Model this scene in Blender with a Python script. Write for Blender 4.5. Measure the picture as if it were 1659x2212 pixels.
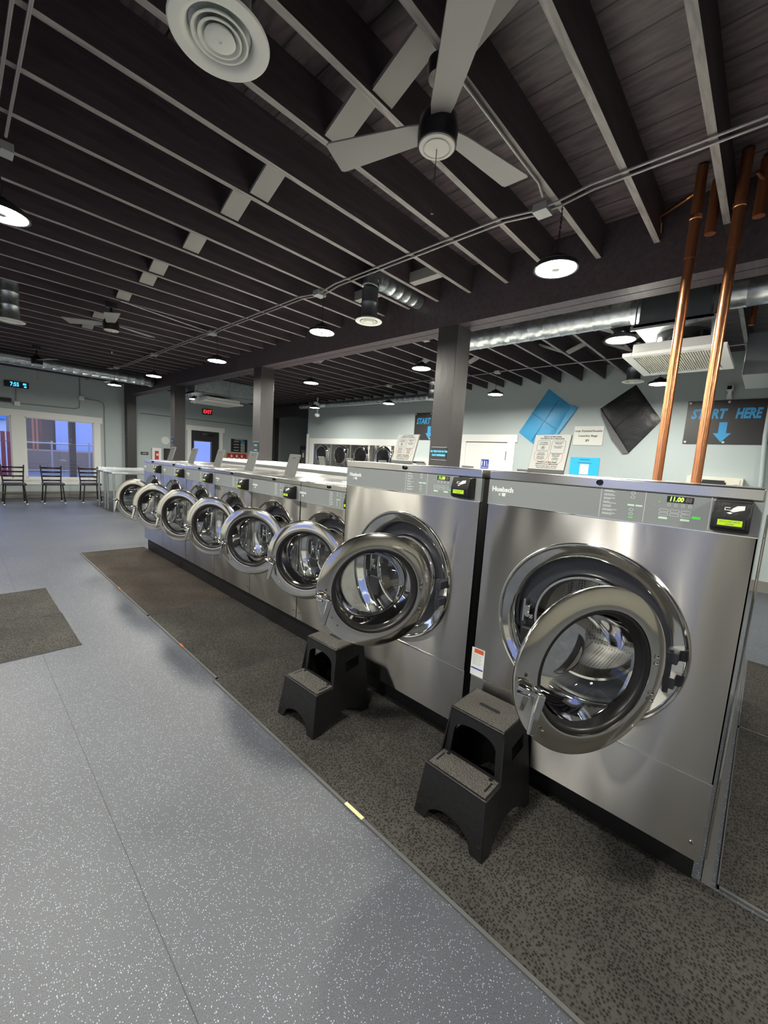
import bpy, bmesh, math, random
from mathutils import Vector, Matrix
random.seed(7)
for o in list(bpy.data.objects): bpy.data.objects.remove(o)
SC = bpy.context.scene
COL = SC.collection
PI = math.pi
# ---------------------------------------------------------------- camera
CAMP = Vector((-1.5783, -0.2818, 1.5115))
YAW, PITCH, ROLL = 0.8194, -0.1249, 0.0642
f = Vector((math.sin(YAW)*math.cos(PITCH), math.cos(YAW)*math.cos(PITCH), math.sin(PITCH)))
r = Vector((math.cos(YAW), -math.sin(YAW), 0)); u = r.cross(f)
r2 = r*math.cos(ROLL)+u*math.sin(ROLL); u2 = -r*math.sin(ROLL)+u*math.cos(ROLL)
cd = bpy.data.cameras.new('camera'); cam = bpy.data.objects.new('camera', cd); COL.objects.link(cam)
cam.matrix_world = Matrix(((r2.x, u2.x, -f.x, CAMP.x), (r2.y, u2.y, -f.y, CAMP.y), (r2.z, u2.z, -f.z, CAMP.z), (0, 0, 0, 1)))
cd.sensor_fit = 'HORIZONTAL'; cd.sensor_width = 36; cd.lens = 878.6/1659*36; cd.clip_start = .05; cd.clip_end = 200
SC.camera = cam
# ---------------------------------------------------------------- world, exposure
SC.view_settings.view_transform = 'Standard'; SC.view_settings.look = 'None'
SC.view_settings.exposure = 2.15; SC.view_settings.gamma = 1; SC.view_settings.use_curve_mapping = False
LAMP = 92.0          # strength of every ceiling lamp's emitting face
W = bpy.data.worlds.new('dusk_sky'); SC.world = W; W.use_nodes = True
bg = W.node_tree.nodes['Background']; bg.inputs[0].default_value = (.45, .52, .86, 1); bg.inputs[1].default_value = .60

# ---------------------------------------------------------------- materials
def mat(name, col, rough=.5, metal=0, emit=None, es=0, aniso=0, bump=None, coat=0, spec=None):
    m = bpy.data.materials.new(name); m.use_nodes = True; nt = m.node_tree; b = nt.nodes['Principled BSDF']
    b.inputs['Base Color'].default_value = (*col, 1); b.inputs['Roughness'].default_value = rough; b.inputs['Metallic'].default_value = metal
    if spec is not None: b.inputs['Specular IOR Level'].default_value = spec
    if coat: b.inputs['Coat Weight'].default_value = coat; b.inputs['Coat Roughness'].default_value = .1
    if emit: b.inputs['Emission Color'].default_value = (*emit, 1); b.inputs['Emission Strength'].default_value = es
    if aniso:
        b.inputs['Anisotropic'].default_value = aniso
        t = nt.nodes.new('ShaderNodeTangent'); t.direction_type = 'RADIAL'; t.axis = 'Z'; nt.links.new(t.outputs[0], b.inputs['Tangent']); b.inputs['Anisotropic Rotation'].default_value = .25
    if bump:
        sc, st, vec = bump
        tc = nt.nodes.new('ShaderNodeTexCoord'); mp = nt.nodes.new('ShaderNodeMapping'); mp.inputs['Scale'].default_value = vec
        n = nt.nodes.new('ShaderNodeTexNoise'); n.inputs['Scale'].default_value = sc; n.inputs['Detail'].default_value = 0 if metal and sc < 5 else 3
        bp = nt.nodes.new('ShaderNodeBump'); bp.inputs['Strength'].default_value = st; bp.inputs['Distance'].default_value = .02
        nt.links.new(tc.outputs['Object'], mp.inputs[0]); nt.links.new(mp.outputs[0], n.inputs[0]); nt.links.new(n.outputs[0], bp.inputs['Height']); nt.links.new(bp.outputs[0], b.inputs['Normal'])
    return m
def nodes(m): return m.node_tree, m.node_tree.nodes, m.node_tree.links, m.node_tree.nodes['Principled BSDF']
def ramp(nt, a, b, ca, cb):
    n = nt.nodes.new('ShaderNodeValToRGB'); e = n.color_ramp.elements
    e[0].position = a; e[0].color = (*ca, 1); e[1].position = b; e[1].color = (*cb, 1); return n

def floor_mat():
    m = mat('speckled_rubber', (.1, .11, .13), .42); nt, N, L, b = nodes(m)
    tc = N.new('ShaderNodeTexCoord')
    v = N.new('ShaderNodeTexVoronoi'); v.inputs['Scale'].default_value = 190; L.new(tc.outputs['Object'], v.inputs[0])
    sp = N.new('ShaderNodeSeparateColor'); L.new(v.outputs['Color'], sp.inputs[0])
    ts = N.new('ShaderNodeMath'); ts.operation = 'LESS_THAN'; ts.inputs[1].default_value = .30; L.new(v.outputs['Distance'], ts.inputs[0])
    gt = N.new('ShaderNodeMath'); gt.operation = 'GREATER_THAN'; gt.inputs[1].default_value = .70; L.new(sp.outputs[0], gt.inputs[0])
    mu = N.new('ShaderNodeMath'); mu.operation = 'MULTIPLY'; L.new(ts.outputs[0], mu.inputs[0]); L.new(gt.outputs[0], mu.inputs[1])
    n = N.new('ShaderNodeTexNoise'); n.inputs['Scale'].default_value = 320; n.inputs['Detail'].default_value = 2; L.new(tc.outputs['Object'], n.inputs[0])
    rp = ramp(nt, .35, .65, (.052, .057, .068), (.105, .114, .135)); L.new(n.outputs[0], rp.inputs[0])
    # scuffs
    n2 = N.new('ShaderNodeTexNoise'); n2.inputs['Scale'].default_value = 1.3; n2.inputs['Detail'].default_value = 6; L.new(tc.outputs['Object'], n2.inputs[0])
    rp2 = ramp(nt, .3, .7, (.85, .85, .86), (1.08, 1.08, 1.06)); L.new(n2.outputs[0], rp2.inputs[0])
    mm = N.new('ShaderNodeMix'); mm.data_type = 'RGBA'; mm.blend_type = 'MULTIPLY'; mm.inputs[0].default_value = 1; L.new(rp.outputs[0], mm.inputs[6]); L.new(rp2.outputs[0], mm.inputs[7])
    mx = N.new('ShaderNodeMix'); mx.data_type = 'RGBA'; L.new(mu.outputs[0], mx.inputs[0]); L.new(mm.outputs[2], mx.inputs[6]); mx.inputs[7].default_value = (.36, .40, .50, 1)
    # seams of the roll flooring, along y every 1.22 m
    sx = N.new('ShaderNodeSeparateXYZ'); L.new(tc.outputs['Object'], sx.inputs[0])
    a = N.new('ShaderNodeMath'); a.operation = 'ADD'; a.inputs[1].default_value = 1.2+12.2; L.new(sx.outputs[0], a.inputs[0])
    mo = N.new('ShaderNodeMath'); mo.operation = 'MODULO'; mo.inputs[1].default_value = 1.22; L.new(a.outputs[0], mo.inputs[0])
    lt = N.new('ShaderNodeMath'); lt.operation = 'LESS_THAN'; lt.inputs[1].default_value = .0035; L.new(mo.outputs[0], lt.inputs[0])
    ms = N.new('ShaderNodeMix'); ms.data_type = 'RGBA'; L.new(lt.outputs[0], ms.inputs[0]); L.new(mx.outputs[2], ms.inputs[6]); ms.inputs[7].default_value = (.03, .032, .036, 1)
    L.new(ms.outputs[2], b.inputs['Base Color'])
    bp = N.new('ShaderNodeBump'); bp.inputs['Strength'].default_value = .35; bp.inputs['Distance'].default_value = .002; L.new(n.outputs[0], bp.inputs['Height']); L.new(bp.outputs[0], b.inputs['Normal'])
    return m
def rugmat(name, ca, cb, sc=75):
    m = mat(name, ca, .95, spec=.2); nt, N, L, b = nodes(m)
    tc = N.new('ShaderNodeTexCoord'); v = N.new('ShaderNodeTexVoronoi'); v.inputs['Scale'].default_value = sc; v.inputs['Randomness'].default_value = .75; L.new(tc.outputs['Object'], v.inputs[0])
    rp = ramp(nt, .18, .62, ca, cb); L.new(v.outputs['Distance'], rp.inputs[0])
    n = N.new('ShaderNodeTexNoise'); n.inputs['Scale'].default_value = 2.2; n.inputs['Detail'].default_value = 5; L.new(tc.outputs['Object'], n.inputs[0])
    rp2 = ramp(nt, .3, .7, (.75, .74, .74), (1.2, 1.18, 1.12)); L.new(n.outputs[0], rp2.inputs[0])
    mm = N.new('ShaderNodeMix'); mm.data_type = 'RGBA'; mm.blend_type = 'MULTIPLY'; mm.inputs[0].default_value = 1; L.new(rp.outputs[0], mm.inputs[6]); L.new(rp2.outputs[0], mm.inputs[7])
    L.new(mm.outputs[2], b.inputs['Base Color'])
    bp = N.new('ShaderNodeBump'); bp.inputs['Strength'].default_value = .8; bp.inputs['Distance'].default_value = .004; L.new(v.outputs['Distance'], bp.inputs['Height']); L.new(bp.outputs[0], b.inputs['Normal'])
    return m
def woodmat(name, ca, cb, vec, rough=.6, planks=None):
    m = mat(name, ca, rough); nt, N, L, b = nodes(m)
    tc = N.new('ShaderNodeTexCoord'); mp = N.new('ShaderNodeMapping'); mp.inputs['Scale'].default_value = vec; L.new(tc.outputs['Object'], mp.inputs[0])
    n = N.new('ShaderNodeTexNoise'); n.inputs['Scale'].default_value = 3; n.inputs['Detail'].default_value = 8; n.inputs['Distortion'].default_value = .6; L.new(mp.outputs[0], n.inputs[0])
    rp = ramp(nt, .35, .68, ca, cb); L.new(n.outputs[0], rp.inputs[0]); out = rp.outputs[0]
    if planks:
        sx = N.new('ShaderNodeSeparateXYZ'); L.new(tc.outputs['Object'], sx.inputs[0])
        a = N.new('ShaderNodeMath'); a.operation = 'ADD'; a.inputs[1].default_value = 20; L.new(sx.outputs[0], a.inputs[0])
        mo = N.new('ShaderNodeMath'); mo.operation = 'MODULO'; mo.inputs[1].default_value = planks; L.new(a.outputs[0], mo.inputs[0])
        lt = N.new('ShaderNodeMath'); lt.operation = 'LESS_THAN'; lt.inputs[1].default_value = .010; L.new(mo.outputs[0], lt.inputs[0])
        mx = N.new('ShaderNodeMix'); mx.data_type = 'RGBA'; L.new(lt.outputs[0], mx.inputs[0]); L.new(out, mx.inputs[6]); mx.inputs[7].default_value = (.004, .004, .004, 1); out = mx.outputs[2]
    L.new(out, b.inputs['Base Color'])
    bp = N.new('ShaderNodeBump'); bp.inputs['Strength'].default_value = .3; bp.inputs['Distance'].default_value = .004; L.new(n.outputs[0], bp.inputs['Height']); L.new(bp.outputs[0], b.inputs['Normal'])
    return m
def glassmat(name, tint=(.92, .96, .96), refl=.9, base=.04):
    m = bpy.data.materials.new(name); m.use_nodes = True; nt = m.node_tree; N = nt.nodes; L = nt.links
    for n in list(N): N.remove(n)
    o = N.new('ShaderNodeOutputMaterial'); t = N.new('ShaderNodeBsdfTransparent'); t.inputs[0].default_value = (*tint, 1)
    g = N.new('ShaderNodeBsdfGlossy'); g.inputs['Roughness'].default_value = .03; fr = N.new('ShaderNodeFresnel'); fr.inputs[0].default_value = 1.5
    a = N.new('ShaderNodeMath'); a.operation = 'ADD'; a.inputs[1].default_value = base; L.new(fr.outputs[0], a.inputs[0])
    mx = N.new('ShaderNodeMixShader'); L.new(a.outputs[0], mx.inputs[0]); L.new(t.outputs[0], mx.inputs[1]); L.new(g.outputs[0], mx.inputs[2]); L.new(mx.outputs[0], o.inputs[0])
    return m
def perfmat():
    m = mat('perforated_drum_steel', (.5, .5, .5), .28, 1); nt, N, L, b = nodes(m)
    tc = N.new('ShaderNodeTexCoord'); v = N.new('ShaderNodeTexVoronoi'); v.inputs['Scale'].default_value = 75; v.inputs['Randomness'].default_value = 0; L.new(tc.outputs['Object'], v.inputs[0])
    rp = ramp(nt, .25, .32, (.02, .02, .02), (.62, .61, .58)); L.new(v.outputs['Distance'], rp.inputs[0]); L.new(rp.outputs[0], b.inputs['Base Color'])
    return m
def galvmat():
    m = mat('galvanised_duct', (.55, .60, .62), .34, .92); nt, N, L, b = nodes(m)
    tc = N.new('ShaderNodeTexCoord'); v = N.new('ShaderNodeTexVoronoi'); v.inputs['Scale'].default_value = 28; L.new(tc.outputs['Object'], v.inputs[0])
    sp = N.new('ShaderNodeSeparateColor'); L.new(v.outputs['Color'], sp.inputs[0]); rp = ramp(nt, 0, 1, (.48, .53, .55), (.66, .71, .73)); L.new(sp.outputs[0], rp.inputs[0]); L.new(rp.outputs[0], b.inputs['Base Color'])
    return m
M = dict(
 floor=floor_mat(), mat=rugmat('dark_ribbed_mat', (.011, .011, .011), (.064, .062, .058), 105), matbrown=rugmat('worn_brown_mat', (.022, .019, .017), (.082, .070, .060), 120),
 matedge=mat('mat_rubber_edge', (.10, .10, .10), .6), yellow=mat('pale_yellow_tape', (.75, .68, .36), .6), orange=mat('orange_tape', (.7, .12, .04), .6),
 wall=mat('grey_green_wall_paint', (.43, .495, .50), .62, bump=(90, .08, (1, 1, 1))), wallnavy=mat('slate_wall_paint', (.26, .31, .33), .6),
 wallpale=mat('pale_wall_paint', (.66, .66, .62), .6), wallolive=mat('olive_grey_wall_paint', (.30, .295, .25), .6),
 white=mat('white_trim_paint', (.80, .81, .79), .4), cream=mat('cream_plastic', (.72, .71, .62), .4), beige=mat('beige_panel', (.70, .68, .58), .5),
 base=mat('grey_baseboard', (.20, .195, .18), .5),
 joist=woodmat('dark_painted_joist', (.042, .031, .038), (.070, .053, .062), (1, 10, 10), .5), deck=woodmat('dark_painted_roof_board', (.034, .025, .030), (.105, .080, .090), (9, 1.5, 9), .5, planks=.19),
 deck2=woodmat('dark_painted_roof_boards', (.034, .025, .030), (.105, .080, .090), (9, 1.5, 9), .5, planks=.19),
 post=mat('charcoal_post_paint', (.034, .031, .032), .42, bump=(14, .12, (1, 1, .3))), black=mat('matte_black', (.010, .010, .011), .5), blackgloss=mat('black_gloss', (.012, .012, .013), .15),
 steel=mat('brushed_stainless', (.56, .545, .51), .27, 1, aniso=1.0, bump=(2.2, .85, (1, 2.2, .9))), steeltop=mat('stainless_cap', (.62, .61, .58), .22, 1, aniso=.5),
 chrome=mat('polished_chrome', (.72, .72, .70), .06, 1, bump=(2.5, .06, (1, 1, 1))), doorsteel=mat('door_ring_steel', (.74, .72, .67), .12, 1, bump=(3, .10, (1, 1, 1))),
 satin=mat('satin_metal', (.45, .45, .45), .35, 1), panel=mat('grey_control_panel', (.255, .275, .275), .42), cavity=mat('dark_slate_cavity', (.030, .032, .042), .38),
 gasket=mat('black_rubber_gasket', (.012, .011, .011), .35), drum=mat('drum_steel', (.60, .60, .59), .10, 1, bump=(4, .25, (1, 1, 1))), perf=perfmat(), glass=glassmat('door_glass', (.90, .93, .93)),
 print=mat('white_print', (.80, .82, .82), .5), greenp=mat('green_button', (.10, .62, .08), .5, emit=(.1, .8, .08), es=.05), mint=mat('mint_button', (.62, .86, .66), .5),
 led=mat('green_led_digits', (.3, .9, .1), .5, emit=(.35, 1, .05), es=.55), leddim=mat('unlit_led_digits', (.20, .14, .11), .5), lcd=mat('lime_lcd', (.25, .38, .01), .4, emit=(.42, .62, .0), es=.16), ledblack=mat('display_window', (.02, .02, .018), .2),
 lid=mat('grey_dispenser_lid', (.115, .12, .115), .5), paper=mat('off_white_paper', (.72, .73, .69), .6), ink=mat('black_ink', (.015, .015, .016), .6), inkred=mat('orange_red_ink', (.62, .16, .07), .6), inkblue=mat('navy_ink', (.05, .09, .18), .6),
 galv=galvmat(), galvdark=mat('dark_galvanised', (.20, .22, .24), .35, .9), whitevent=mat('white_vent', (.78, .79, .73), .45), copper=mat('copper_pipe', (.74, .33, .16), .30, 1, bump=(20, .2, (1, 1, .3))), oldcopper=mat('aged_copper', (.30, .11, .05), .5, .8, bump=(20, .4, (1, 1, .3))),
 conduit=mat('grey_conduit', (.30, .28, .28), .4, .6), box=mat('junction_box_grey', (.40, .41, .40), .5, .3), lamp=mat('lamp_emitter', (1, 1, 1), .5, emit=(1, .965, .86), es=LAMP), lamphouse=mat('lamp_housing', (.03, .03, .032), .4, .5),
 fanblade=mat('grey_fan_blade', (.26, .25, .245), .5), fanmotor=mat('fan_motor_black', (.02, .018, .02), .3, .3), fancap=mat('fan_cap_cream', (.50, .49, .45), .4),
 stool=mat('black_stool_plastic', (.0085, .0085, .009), .45, bump=(30, .15, (1, 1, 1))), tread=mat('grey_speckled_tread', (.125, .117, .104), .6, bump=(140, 1.0, (1, 1, 1))),
 cyan=mat('bright_blue_print', (.03, .30, .62), .5), signblack=mat('sign_black_board', (.022, .021, .022), .45), bluebag=mat('sky_blue_nylon', (.05, .33, .62), .45, bump=(6, .5, (1, 1, 1))), blackbag=mat('black_nylon', (.016, .017, .02), .4, bump=(6, .6, (1, 1, 1))),
 flyer=mat('cyan_flyer', (.02, .50, .88), .5), adablue=mat('royal_blue_sign', (.03, .06, .42), .4), clock=mat('clock_digits', (.05, .5, 1), .5, emit=(.05, .45, 1), es=.6), exitred=mat('exit_letters', (1, .05, .05), .5, emit=(1, .03, .04), es=.5),
 winglass=glassmat('window_glass', (.92, .95, 1.0), base=.02), asphalt=mat('asphalt', (.16, .17, .19), .9), bluewall=mat('pale_blue_siding', (.45, .55, .85), .8), brown=mat('brown_timber', (.17, .13, .10), .8), redfence=mat('red_slat_fence', (.25, .06, .06), .8), rust=mat('orange_scaffold', (.5, .22, .12), .7),
 chair=mat('dark_brown_metal', (.022, .017, .018), .35, .3), seatpad=mat('black_vinyl', (.016, .014, .015), .4), table=mat('stainless_table', (.58, .62, .63), .3, .9), tan=mat('tan_frame', (.55, .33, .17), .5), red=mat('red_paint', (.5, .03, .03), .4), sticker=mat('white_sticker', (.78, .8, .78), .5),
)

# ---------------------------------------------------------------- mesh helpers
class MB:
    def __init__(s, T=None): s.v = []; s.f = []; s.T = T or Matrix.Identity(4)
    def add(s, vs, fs):
        n = len(s.v); s.v += [tuple(s.T @ Vector(p)) for p in vs]; s.f += [tuple(i+n for i in q) for q in fs]; return s
    def box(s, x0, x1, y0, y1, z0, z1):
        vs = [(x, y, z) for x in (x0, x1) for y in (y0, y1) for z in (z0, z1)]
        return s.add(vs, [(0, 1, 3, 2), (4, 6, 7, 5), (0, 4, 5, 1), (2, 3, 7, 6), (0, 2, 6, 4), (1, 5, 7, 3)])
    def tube(s, pts, rad, n=12, caps=True, rads=None):
        P = [Vector(p) for p in pts]; k = len(P); vs = []; fs = []
        t0 = (P[1]-P[0]).normalized(); a = Vector((0, 0, 1)) if abs(t0.z) < .9 else Vector((1, 0, 0)); nx = t0.cross(a).normalized()
        for i in range(k):
            t = ((P[min(i+1, k-1)]-P[i]).normalized()+(P[i]-P[max(i-1, 0)]).normalized())
            t = t.normalized() if t.length > 1e-6 else t0
            nx = (nx-t*nx.dot(t)).normalized(); ny = t.cross(nx); rr = rads[i] if rads else rad
            for j in range(n):
                an = 2*PI*j/n; vs.append(P[i]+nx*math.cos(an)*rr+ny*math.sin(an)*rr)
        for i in range(k-1):
            for j in range(n):
                fs.append((i*n+j, i*n+(j+1) % n, (i+1)*n+(j+1) % n, (i+1)*n+j))
        if caps: fs.append(tuple(range(n-1, -1, -1))); fs.append(tuple((k-1)*n+j for j in range(n)))
        return s.add(vs, fs)
    def lathe(s, prof, o=(0, 0, 0), axis='x', n=64, arc=None):
        # prof: (along axis, radius)
        vs = []; fs = []; k = len(prof)
        for (a, rr) in prof:
            for j in range(n):
                t = 2*PI*j/n; c, q = rr*math.cos(t), rr*math.sin(t)
                p = {'x': (a, c, q), 'y': (q, a, c), 'z': (c, q, a)}[axis]
                vs.append((p[0]+o[0], p[1]+o[1], p[2]+o[2]))
        for i in range(k-1):
            for j in range(n): fs.append((i*n+j, (i+1)*n+j, (i+1)*n+(j+1) % n, i*n+(j+1) % n))
        if prof[0][1] > 0 and arc == 'cap0': fs.append(tuple(range(n)))
        return s.add(vs, fs)
    def disc(s, o, rr, axis='x', n=40, th=.004):
        return s.lathe([(-th/2, 0.0001), (-th/2, rr), (th/2, rr), (th/2, .0001)], o, axis, n)
    def prism(s, pts, a, b, axis='x'):
        # polygon in the plane perpendicular to axis, from a to b.  x: (y,z)  y: (x,z)  z: (x,y)
        def P(p, t): return {'x': (t, p[0], p[1]), 'y': (p[0], t, p[1]), 'z': (p[0], p[1], t)}[axis]
        n = len(pts); vs = [P(p, a) for p in pts]+[P(p, b) for p in pts]
        fs = [tuple(range(n)), tuple(range(2*n-1, n-1, -1))]+[(i, n+i, n+(i+1) % n, (i+1) % n) for i in range(n)]
        return s.add(vs, fs)
    def holeplate(s, x, y0, y1, z0, z1, yc, zc, rr, n=96, x2=None):
        # rectangle with a round hole in the plane x; edges march in step with the circle
        vs = []; fs = []
        for j in range(n):
            t = 2*PI*j/n; c, q = math.cos(t), math.sin(t)
            k = min([(y1-yc)/c if c > 1e-9 else 1e9, (y0-yc)/c if c < -1e-9 else 1e9, (z1-zc)/q if q > 1e-9 else 1e9, (z0-zc)/q if q < -1e-9 else 1e9])
            vs += [(x, yc+rr*c, zc+rr*q), (x, yc+k*c, zc+k*q)]
        for j in range(n):
            a = 2*j; b = 2*((j+1) % n); fs.append((a, a+1, b+1, b))
        for (yy, zz) in ((y0, z0), (y1, z0), (y0, z1), (y1, z1)):   # corner fill
            t = math.atan2(zz-zc, yy-yc) % (2*PI); j = int(t/(2*PI)*n); a = 2*j+1; b = 2*((j+1) % n)+1
            vs.append((x, yy, zz)); fs.append((a, len(vs)-1, b))
        return s.add(vs, fs)
    def fit(s, st, w, h, F, bold=0, shear=0, ext=.0008):
        vs, fs = textmesh(st, 1, bold/h, shear, 0, 'CENTER', 1); xs = [v[0] for v in vs]; ys = [v[1] for v in vs]
        a, b_ = w/(max(xs)-min(xs)), h/(max(ys)-min(ys)); cx, cy = (max(xs)+min(xs))/2, (max(ys)+min(ys))/2
        return s.merge(([((x-cx)*a, (y-cy)*b_, ext) for x, y, z in vs], fs), F)
    def text(s, st, size, F, bold=0, shear=0, ext=.0008, align='CENTER', sx=1):
        return s.merge(textmesh(st, size, bold, shear, ext, align, sx), F)
    def merge(s, data, F):
        vs, fs = data; T = s.T; s.T = T @ F; s.add(vs, fs); s.T = T; return s
    def build(s, name, m, parent=None, bevel=0, smooth=35, solid=0):
        me = bpy.data.meshes.new(name); me.from_pydata(s.v, [], s.f); me.materials.append(m)
        bm = bmesh.new(); bm.from_mesh(me); bmesh.ops.recalc_face_normals(bm, faces=bm.faces); bm.to_mesh(me); bm.free()
        if smooth:
            me.polygons.foreach_set('use_smooth', [True]*len(me.polygons)); me.set_sharp_from_angle(angle=math.radians(smooth))
        o = bpy.data.objects.new(name, me); COL.objects.link(o)
        if parent: o.parent = parent
        if solid: k = o.modifiers.new('solid', 'SOLIDIFY'); k.thickness = solid; k.offset = 0
        if bevel: k = o.modifiers.new('bevel', 'BEVEL'); k.width = bevel; k.segments = 3; k.limit_method = 'ANGLE'; k.angle_limit = math.radians(40); k.harden_normals = False
        return o
TC = {}
def textmesh(st, size, bold, shear, ext, align, sx):
    key = (st, size, bold, shear, ext, align, sx)
    if key in TC: return TC[key]
    c = bpy.data.curves.new('t', 'FONT'); c.body = st; c.size = size; c.offset = bold; c.shear = shear; c.extrude = ext; c.align_x = align; c.align_y = 'CENTER'; c.resolution_u = 2
    o = bpy.data.objects.new('t', c); COL.objects.link(o); bpy.context.view_layer.update()
    dg = bpy.context.evaluated_depsgraph_get(); me = o.evaluated_get(dg).to_mesh()
    d = ([(v.co.x*sx, v.co.y, v.co.z) for v in me.vertices], [tuple(p.vertices) for p in me.polygons])
    o.evaluated_get(dg).to_mesh_clear(); bpy.data.objects.remove(o); bpy.data.curves.remove(c); TC[key] = d; return d
def FX(x, y, z):   # frame on a surface facing -x
    return Matrix(((0, 0, -1, x), (-1, 0, 0, y), (0, 1, 0, z), (0, 0, 0, 1)))
def FY(x, y, z):   # frame on a surface facing -y
    return Matrix(((1, 0, 0, x), (0, 0, -1, y), (0, 1, 0, z), (0, 0, 0, 1)))
def empty(name, loc, rz=0):
    o = bpy.data.objects.new(name, None); COL.objects.link(o); o.location = loc; o.rotation_euler[2] = rz; o.empty_display_size = .1; return o
def tag(o, label, cat, group=None):
    o['label'] = label; o['category'] = cat
    if group: o['group'] = group
    return o
def st(o): o['kind'] = 'structure'; return o
def thing(name, label, cat, loc=(0, 0, 0), rz=0, group=None): return tag(empty(name, loc, rz), label, cat, group)
def copy_tree(o, parent=None):
    c = o.copy(); COL.objects.link(c)
    if parent: c.parent = parent
    for ch in list(o.children): copy_tree(ch, c)
    return c
def rbox(y0, y1, z0, z1, rr, n=5):
    p = []
    for (cy, cz, a) in ((y1-rr, z1-rr, 0), (y0+rr, z1-rr, 90), (y0+rr, z0+rr, 180), (y1-rr, z0+rr, 270)):
        for i in range(n+1):
            t = math.radians(a+90*i/n); p.append((cy+rr*math.cos(t), cz+rr*math.sin(t)))
    return p
def ringpoly(mb, pts, w, x0, x1):
    # thin outline of a closed polygon on the x plane
    n = len(pts)
    for i in range(n):
        a = Vector(pts[i]); b = Vector(pts[(i+1) % n]); d = (b-a)
        if d.length < 1e-6: continue
        q = Vector((-d.y, d.x)).normalized()*w/2; mb.prism([tuple(a-q), tuple(b-q), tuple(b+q), tuple(a+q)], x0, x1)
    return mb

# ---------------------------------------------------------------- room dimensions
YF, XR, XL, YB = 13.4, 6.25, -4.4, -4.2
ZJ, ZD = 3.152, 3.39
XBM0, XBM1 = 1.90, 2.16
JS = .3787; J0 = .95*(.954+.2818)/1.0-.2818
# ================================================================ THE SETTING
st(MB().box(XL-.2, 9.2, YB-.2, YF+.15, -.1, 0).build('floor', M['floor'], smooth=0))
ceil = st(MB().box(XL-.2, 9.2, YB-.2, YF+.15, ZD, ZD+.06).build('ceiling', M['deck'], smooth=0))
j0 = None; jj = []
k = -8
while J0+JS*k < YF-.1:
    y = J0+JS*k; k += 1
    if y < YB+.3: continue
    jj.append(y)
edge = woodmat('bounce_lit_joist_edge', (.15, .138, .138), (.29, .27, .26), (1.5, 12, 12), .5)  # floor bounce light painted into the pale joist undersides, over wood grain
for (x0, x1) in ((XL, XBM0), (XBM1, XR)): pass
ja = MB().box(XL, XBM0+.01, -.018, .018, ZJ, ZD).build('joist', M['joist'], ceil, smooth=0); ja.location.y = jj[0]
jb = MB().box(XBM1-.01, XR, -.018, .018, ZJ, ZD).build('joist', M['joist'], ceil, smooth=0); jb.location.y = jj[0]
for y in jj[1:]:
    for s in (ja, jb):
        c = s.copy(); COL.objects.link(c); c.location.y = y
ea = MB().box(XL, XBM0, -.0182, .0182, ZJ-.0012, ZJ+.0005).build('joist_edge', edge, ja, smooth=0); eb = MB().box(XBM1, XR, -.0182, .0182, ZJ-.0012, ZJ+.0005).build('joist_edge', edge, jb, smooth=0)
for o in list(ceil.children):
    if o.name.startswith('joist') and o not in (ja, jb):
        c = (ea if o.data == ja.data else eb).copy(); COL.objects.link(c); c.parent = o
# slanted cross blocks nailed between the joists
def block(xa, y, flip, w=.13):
    a, b = (ZJ+.012, ZJ+.15) if flip else (ZJ+.15, ZJ+.012)
    y0, y1 = y+.022, y+JS-.022
    return MB().add([(xa, y0, a), (xa+w, y0, a), (xa+w, y1, b), (xa, y1, b), (xa, y0, a+.02), (xa+w, y0, a+.02), (xa+w, y1, b+.02), (xa, y1, b+.02)],
                    [(0, 1, 2, 3), (4, 7, 6, 5), (0, 4, 5, 1), (2, 6, 7, 3), (0, 3, 7, 4), (1, 5, 6, 2)])
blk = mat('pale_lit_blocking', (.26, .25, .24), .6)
nb = 0
for i, y in enumerate(jj[:-1]):
    if -1 < y < 7.2 and round((y-J0)/JS) not in (-2, 2, 5, 7, 10, 12, 13, 15):
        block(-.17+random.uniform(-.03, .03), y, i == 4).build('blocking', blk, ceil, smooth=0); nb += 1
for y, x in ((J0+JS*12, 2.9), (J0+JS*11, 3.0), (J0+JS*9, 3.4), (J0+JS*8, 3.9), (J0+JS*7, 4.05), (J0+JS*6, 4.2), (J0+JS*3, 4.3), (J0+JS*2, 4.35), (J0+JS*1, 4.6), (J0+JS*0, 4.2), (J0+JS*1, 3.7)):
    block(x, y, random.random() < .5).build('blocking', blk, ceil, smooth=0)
# header frames around the branch duct, nailed flat
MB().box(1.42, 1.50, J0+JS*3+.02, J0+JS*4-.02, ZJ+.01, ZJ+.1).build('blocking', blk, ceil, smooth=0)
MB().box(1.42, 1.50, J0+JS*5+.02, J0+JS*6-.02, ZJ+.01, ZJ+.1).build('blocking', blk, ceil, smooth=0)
# main beam: two plies with a seam
bm_ = st(MB().box(XBM0, XBM0+.12, YB, YF, 2.885, ZD-.001).box(XBM0+.13, XBM1, YB, YF, 2.885, ZD-.001).box(XBM0+.11, XBM0+.14, YB, YF, 2.90, ZD-.002).build('ceiling_beam', M['joist'], smooth=0))
MB().box(XBM1+.0, XBM1+.05, YB, YF-.02, 2.905, 2.935).build('ledger_strip', mat('grey_ledger', (.16, .155, .15), .6), bm_, smooth=0)

# walls
st(MB().box(XR, XR+.12, YB, 10.57, 0, ZD).build('wall_right', M['wall'], smooth=0))
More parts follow.
